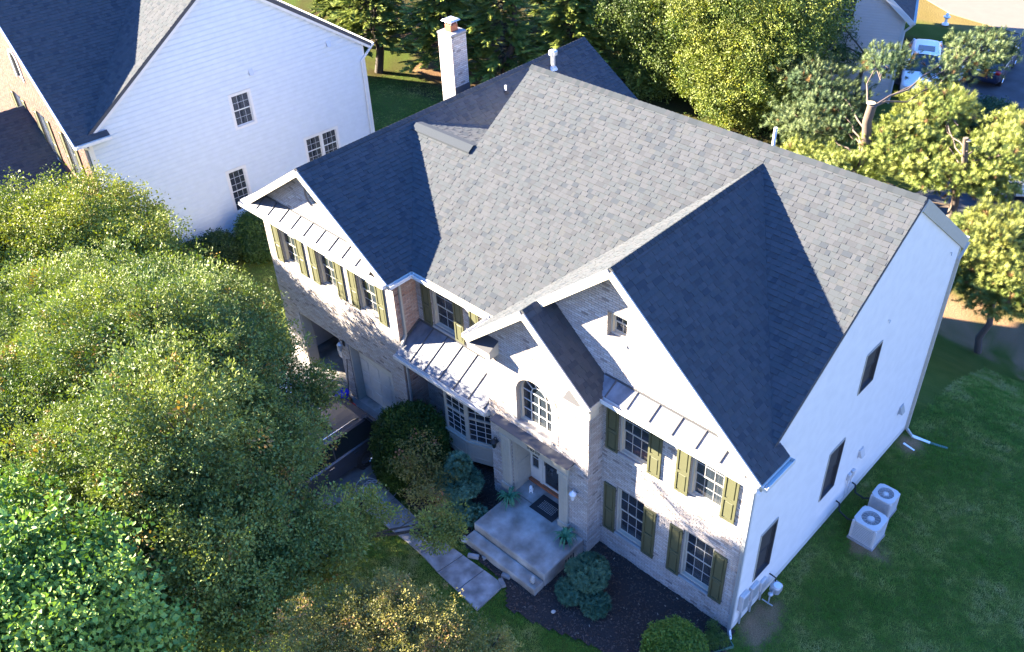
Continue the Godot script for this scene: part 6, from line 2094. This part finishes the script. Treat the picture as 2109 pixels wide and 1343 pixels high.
	mb.ellipsoid(Vector3(0, 0.09, 0), Vector3(0.065, 0.09, 0.075), 8, 12); mb.ellipsoid(Vector3(0, 0.21, 0.035), Vector3(0.052, 0.052, 0.055), 8, 12); mb.ellipsoid(Vector3(0, 0.195, 0.09), Vector3(0.026, 0.022, 0.03), 6, 8)
	mb.ellipsoid(Vector3(0.04, 0.03, 0.06), Vector3(0.02, 0.03, 0.03), 5, 8); mb.ellipsoid(Vector3(-0.04, 0.03, 0.06), Vector3(0.02, 0.03, 0.03), 5, 8)
	part(o, "body", mb, M.pvc)
	mb = MB.new()
	mb.ellipsoid(Vector3(0.05, 0.21, 0.02), Vector3(0.015, 0.04, 0.025), 5, 8); mb.ellipsoid(Vector3(-0.05, 0.21, 0.02), Vector3(0.015, 0.04, 0.025), 5, 8); mb.ellipsoid(Vector3(0, 0.20, 0.12), Vector3(0.01, 0.008, 0.008), 4, 6)
	part(o, "ears_and_nose", mb, M.unit_dark)
	# stones
	for e in [[Vector3(-4.42, 0.26, 2.36), 0.085, "white stone figure on the right end of the porch step", Vector3(0.8, 1.3, 0.8)], [Vector3(-6.85, 0.02, 2.46), 0.12, "pale broken stone in the bed left of the steps", Vector3(1.2, 0.6, 0.8)], [Vector3(-3.55, 0.02, 2.55), 0.05, "tiny white stone in the dark mulch right of the porch", Vector3(1, 0.8, 1.2)]]:
		mb = MB.new()
		mb.ellipsoid(Vector3(0, e[1] * e[3].y, 0), e[3] * e[1], 7, 9)
		for i in mb.v.size():
			var q := mb.v[i]
			mb.v[i] = q + Vector3(sin(q.y * 61.0 + q.z * 43.0), sin(q.x * 57.0 + q.z * 39.0), sin(q.x * 49.0 + q.y * 71.0)) * e[1] * 0.16
		if e[1] == 0.085: mb.ellipsoid(Vector3(0.01, 0.24, 0.0), Vector3(0.05, 0.05, 0.05), 6, 8)
		var s := part(self, "stone", mb, M.stone)
		s.position = e[0]
		tag(s, e[2], "stone")
	# stepping slab with a mulch pocket between walk and steps
	o = thing("edging_stones", "pale edging stones around a dark mulch pocket beside the walkway", "edging", Vector3(-5.75, 0.0, 2.72))
	for e in [[-0.55, 0.02, 0.30, 0.5], [-0.25, -0.26, 0.34, 1.2], [0.55, -0.10, 0.24, 0.3], [0.62, 0.12, 0.26, -0.4]]:
		mb = MB.new()
		mb.tbox(Transform3D(Basis(Vector3.UP, e[3]), Vector3(e[0], 0.045, e[1] - 0.06)), Vector3(e[2], 0.09, 0.11))
		part(o, "edging_stone", mb, M.slab)
	# garden hose
	o = thing("garden_hose", "loosely coiled dark hose lying on the walkway end", "hose", Vector3(-10.6, -0.52, 2.75))
	mb = MB.new()
	var pts := []
	for i in 150:
		var t := i / 149.0
		var a := t * TAU * 6.3
		pts.append(Vector3(cos(a) * (0.32 + 0.12 * sin(a * 0.37)) + t * 0.45 - 0.2, 0.02 + 0.03 * t + 0.01 * sin(a * 2.1), sin(a) * (0.27 + 0.1 * sin(a * 0.53)) - t * 0.3))
	mb.tube(pts, 0.013, 6)
	part(o, "coil", mb, M.galvanized)
	mb = MB.new()
	mb.tube([pts[149], pts[149] + Vector3(0.12, 0, 0.05)], 0.02, 7)
	part(o, "nozzle", mb, M.black)
	# blue bucket with a broom standing in it
	o = thing("blue_bucket", "bright blue plastic bucket against the pillar between the garage doors", "bucket", Vector3(-14.2, -0.585, 0.95))
	mb = MB.new()
	mb.lathe([Vector2(0.0, 0.0), Vector2(0.17, 0.0), Vector2(0.23, 0.62), Vector2(0.25, 0.62), Vector2(0.25, 0.66), Vector2(0.22, 0.66), Vector2(0.17, 0.3), Vector2(0.0, 0.3)], 20)
	part(o, "pail", mb, M.blue_plastic)
	mb = MB.new()
	mb.lathe([Vector2(0.0, 0.60), Vector2(0.215, 0.60)], 18)
	part(o, "blue_contents", mb, M.blue_plastic)
	o = thing("broom", "thin dark broom handle leaning on the garage pillar", "broom", Vector3(-14.30, -0.585, 0.55))
	mb = MB.new()
	mb.tube([Vector3(0, 0.2, 0.08), Vector3(0, 1.7, -0.10)], 0.014, 6)
	part(o, "handle", mb, M.black)
	mb = MB.new()
	mb.hexa([Vector3(-0.16, 0.0, 0.13), Vector3(0.16, 0.0, 0.13), Vector3(0.16, 0.0, 0.07), Vector3(-0.16, 0.0, 0.07), Vector3(-0.12, 0.22, 0.10), Vector3(0.12, 0.22, 0.10), Vector3(0.12, 0.22, 0.06), Vector3(-0.12, 0.22, 0.06)])
	part(o, "bristles", mb, M.wood_floor)
	# far things
	o = thing("white_post", "thin white post at the edge of the far asphalt drive", "post", Vector3(-9.3, -0.5, -35.2))
	mb = MB.new()
	mb.cbox(Vector3(-0.06, -0.1, -0.06), Vector3(0.06, 2.0, 0.06), 0.01)
	part(o, "shaft", mb, M.pvc)
	mb = MB.new()
	mb.hexa([Vector3(-0.09, 2.0, 0.09), Vector3(0.09, 2.0, 0.09), Vector3(0.09, 2.0, -0.09), Vector3(-0.09, 2.0, -0.09), Vector3(-0.01, 2.1, 0.01), Vector3(0.01, 2.1, 0.01), Vector3(0.01, 2.1, -0.01), Vector3(-0.01, 2.1, -0.01)])
	part(o, "cap", mb, M.pvc)
	o = thing("garden_statue", "small white pedestal statue on the far shaded lawn", "statue", Vector3(-13.5, -0.5, -43.2))
	o.scale = Vector3.ONE * 0.6
	mb = MB.new()
	mb.lathe([Vector2(0.0, 0), Vector2(0.34, 0), Vector2(0.30, 0.12), Vector2(0.14, 0.2), Vector2(0.12, 0.55), Vector2(0.30, 0.7), Vector2(0.34, 0.8), Vector2(0.0, 0.8)], 14)
	part(o, "pedestal", mb, M.pvc)
	mb = MB.new()
	mb.ellipsoid(Vector3(0, 0.95, 0), Vector3(0.16, 0.2, 0.16), 7, 10)
	part(o, "figure", mb, M.pvc)

# ---- vehicles: nose towards +z ----
func car(called: String, label: String, category: String, at: Vector3, turn: float, paint: Material, suv: bool, plate: bool) -> void:
	var o := thing(called, label, category, at, turn, "parked cars")
	var L := 2.32 if suv else 2.28          # half length
	var B := 0.93                            # half width
	var top := 1.68 if suv else 1.46
	var belt := 1.02 if suv else 0.94
	# body: rings of points along the length, each [z, half width, sill, deck height]
	var st := [[-L, 0.74, 0.46, 0.78], [-L + 0.06, 0.84, 0.34, 0.96 if suv else 0.9], [-L + 0.35, 0.91, 0.27, belt], [-1.35, B, 0.24, belt + 0.02], [-0.5, B, 0.22, belt], [0.4, B, 0.22, belt - 0.02], [0.95, B, 0.24, belt - 0.03], [1.5, 0.92, 0.25, belt - 0.11], [L - 0.30, 0.87, 0.28, belt - 0.22], [L - 0.06, 0.76, 0.32, belt - 0.34], [L, 0.62, 0.42, belt - 0.46]]
	var mb := MB.new()
	var rings := []
	for s in st:
		var r := []
		var w: float = s[1]
		for e in [[-0.86, s[2]], [-0.99, s[2] + 0.12], [-1.0, lerpf(s[2], s[3], 0.55)], [-0.96, s[3] - 0.07], [-0.86, s[3]], [-0.45, s[3] + 0.025], [0.0, s[3] + 0.035], [0.45, s[3] + 0.025], [0.86, s[3]], [0.96, s[3] - 0.07], [1.0, lerpf(s[2], s[3], 0.55)], [0.99, s[2] + 0.12], [0.86, s[2]]]:
			r.append(Vector3(e[0] * w, e[1], s[0]))
		rings.append(r)
	for i in rings.size() - 1:
		for j in 13:
			var k := (j + 1) % 13
			mb.q(rings[i][j], rings[i + 1][j], rings[i + 1][k], rings[i][k])
	for j in range(1, 12):
		mb.t3(rings[0][0], rings[0][j], rings[0][j + 1]); mb.t3(rings[-1][0], rings[-1][j + 1], rings[-1][j])
	part(o, "body", mb, paint)
	# glasshouse
	var zb := -L + 0.22 if suv else -L + 0.55
	var zrt := -L + 0.55 if suv else -1.15
	var zft := 0.18
	var zfb := 0.98
	var wb := 0.86
	var wt := 0.64
	var p := [Vector3(-wb, belt, zfb), Vector3(wb, belt, zfb), Vector3(wb, belt, zb), Vector3(-wb, belt, zb), Vector3(-wt, top - 0.05, zft), Vector3(wt, top - 0.05, zft), Vector3(wt, top - 0.05, zrt), Vector3(-wt, top - 0.05, zrt)]
	for f in [["windshield", [0, 1, 5, 4]], ["rear_window", [2, 3, 7, 6]], ["side_window", [1, 2, 6, 5]], ["side_window", [3, 0, 4, 7]]]:
		mb = MB.new()
		mb.q(p[f[1][0]], p[f[1][1]], p[f[1][2]], p[f[1][3]])
		part(o, f[0], mb, M.car_glass)
	mb = MB.new()
	var rp := []
	for s in [[zrt - 0.10, 0.60, -0.05], [zrt + 0.15, 0.66, 0.0], [-0.5, 0.67, 0.02], [zft - 0.1, 0.66, 0.0], [zft + 0.04, 0.62, -0.045]]:
		var r := []
		for e in [[-1.06, -0.10], [-0.99, -0.04], [-0.8, 0.0], [-0.4, 0.02], [0.0, 0.028], [0.4, 0.02], [0.8, 0.0], [0.99, -0.04], [1.06, -0.10]]:
			r.append(Vector3(e[0] * s[1], top + s[2] + e[1] - 0.01, s[0]))
		rp.append(r)
	for i in rp.size() - 1:
		for j in 8: mb.q(rp[i][j], rp[i + 1][j], rp[i + 1][j + 1], rp[i][j + 1])
	part(o, "roof", mb, paint)
	for s in [-1, 1]:
		for e in [[p[0] * Vector3(-s, 1, 1), p[4] * Vector3(-s, 1, 1), 0.07, 0.05], [p[3] * Vector3(-s, 1, 1), p[7] * Vector3(-s, 1, 1), 0.12, 0.06], [Vector3(s * wb, belt, -0.35), Vector3(s * wt, top - 0.05, -0.45), 0.07, 0.03]]:
			mb = MB.new()
			mb.bar(e[0], e[1], e[2], e[3], Vector3.BACK)
			part(o, "pillar", mb, paint)
		mb = MB.new()
		mb.ellipsoid(Vector3(s * 1.0, belt + 0.08, 0.72), Vector3(0.10, 0.075, 0.06), 6, 10)
		part(o, "mirror", mb, paint)
		if suv:
			mb = MB.new()
			mb.tube([Vector3(s * 0.58, top + 0.0, 0.0), Vector3(s * 0.58, top + 0.07, -0.15), Vector3(s * 0.58, top + 0.07, -1.4), Vector3(s * 0.58, top + 0.0, -1.55)], 0.018, 6)
			part(o, "roof_rail", mb, M.chrome)
		mb = MB.new()
		mb.ellipsoid(Vector3(s * 0.62, belt - 0.32, L - 0.12), Vector3(0.2, 0.07, 0.12), 6, 10)
		part(o, "headlight", mb, M.lamp_clear)
		mb = MB.new()
		mb.ellipsoid(Vector3(s * 0.70, belt - 0.12, -L + 0.08), Vector3(0.17, 0.12, 0.10), 6, 10)
		part(o, "tail_light", mb, M.tail_red)
		mb = MB.new()
		mb.cbox(Vector3(s * (B + 0.002), belt - 0.16, -0.22), Vector3(s * (B + 0.02), belt - 0.13, -0.05), 0.004); mb.cbox(Vector3(s * (B + 0.002), belt - 0.16, -1.12), Vector3(s * (B + 0.02), belt - 0.13, -0.95), 0.004)
		part(o, "door_handle", mb, M.chrome)
	if suv:
		mb = MB.new()
		mb.loop(PackedVector3Array([Vector3(-0.40, top + 0.042, -0.10), Vector3(0.40, top + 0.042, -0.10), Vector3(0.40, top + 0.056, -0.75), Vector3(-0.40, top + 0.056, -0.75)]), Vector3.DOWN * 0.02)
		part(o, "sunroof", mb, M.car_glass)
	mb = MB.new()
	mb.cbox(Vector3(-0.42, belt - 0.55, L - 0.08), Vector3(0.42, belt - 0.38, L + 0.015), 0.02)
	part(o, "grille", mb, M.black)
	mb = MB.new()
	mb.tube([Vector3(-0.8, belt - 0.10, -L + 0.09), Vector3(-0.5, belt - 0.10, -L - 0.01), Vector3(0.5, belt - 0.10, -L - 0.01), Vector3(0.8, belt - 0.10, -L + 0.09)], 0.025, 6)
	part(o, "rear_trim", mb, M.chrome if plate else paint)
	mb = MB.new()
	mb.cbox(Vector3(-0.17, 0.62, -L - 0.03), Vector3(0.17, 0.78, -L + 0.02), 0.006)
	part(o, "license_plate", mb, M.plate if plate else M.pvc)
	for z in [-1.38, 1.42]:
		for s in [-1, 1]:
			var w := sub(o, "wheel", Transform3D(Basis(Vector3(0, 0, 1), s * -PI / 2), Vector3(s * 0.80, 0.34, z)))
			mb = MB.new()
			mb.lathe([Vector2(0.20, -0.10), Vector2(0.31, -0.11), Vector2(0.345, -0.07), Vector2(0.345, 0.09), Vector2(0.31, 0.135), Vector2(0.22, 0.13)], 22)
			part(w, "tyre", mb, M.rubber)
			mb = MB.new()
			mb.lathe([Vector2(0.22, 0.125), Vector2(0.20, 0.10), Vector2(0.08, 0.115), Vector2(0.0, 0.12)], 14)
			part(w, "rim", mb, M.chrome)
			mb = MB.new()
			mb.lathe([Vector2(0.0, -0.1), Vector2(0.39, -0.1), Vector2(0.39, 0.128), Vector2(0.34, 0.129)], 22)
			part(w, "wheel_arch", mb, M.black)

func build_cars() -> void:
	car("parked_suv", "dark SUV in the driveway before the closed garage door", "car", Vector3(-12.45, -0.585, 3.5), 0.0, M.paint_dark, true, false)
	car("parked_car", "white car on the driveway before the open garage door, mostly hidden by leaves", "car", Vector3(-15.9, -0.585, 4.2), 0.0, M.paint_white, false, false)
	car("parked_car", "white car standing inside the open garage", "car", Vector3(-15.35, -0.575, -2.6), 0.0, M.paint_white, false, false)
	car("parked_suv", "white SUV with dark sunroof beside the beige house", "car", Vector3(-11.1, -0.55, -34.6), 0.38, M.paint_white, true, false)
	car("parked_suv", "dark blue SUV with orange licence plate on the far drive", "car", Vector3(-8.9, -0.55, -38.2), PI + 0.15, M.paint_navy, true, true)
	car("parked_car", "white car at the right edge behind the pines", "car", Vector3(-2.6, -0.54, -27.0), -0.9, M.paint_white, false, false)
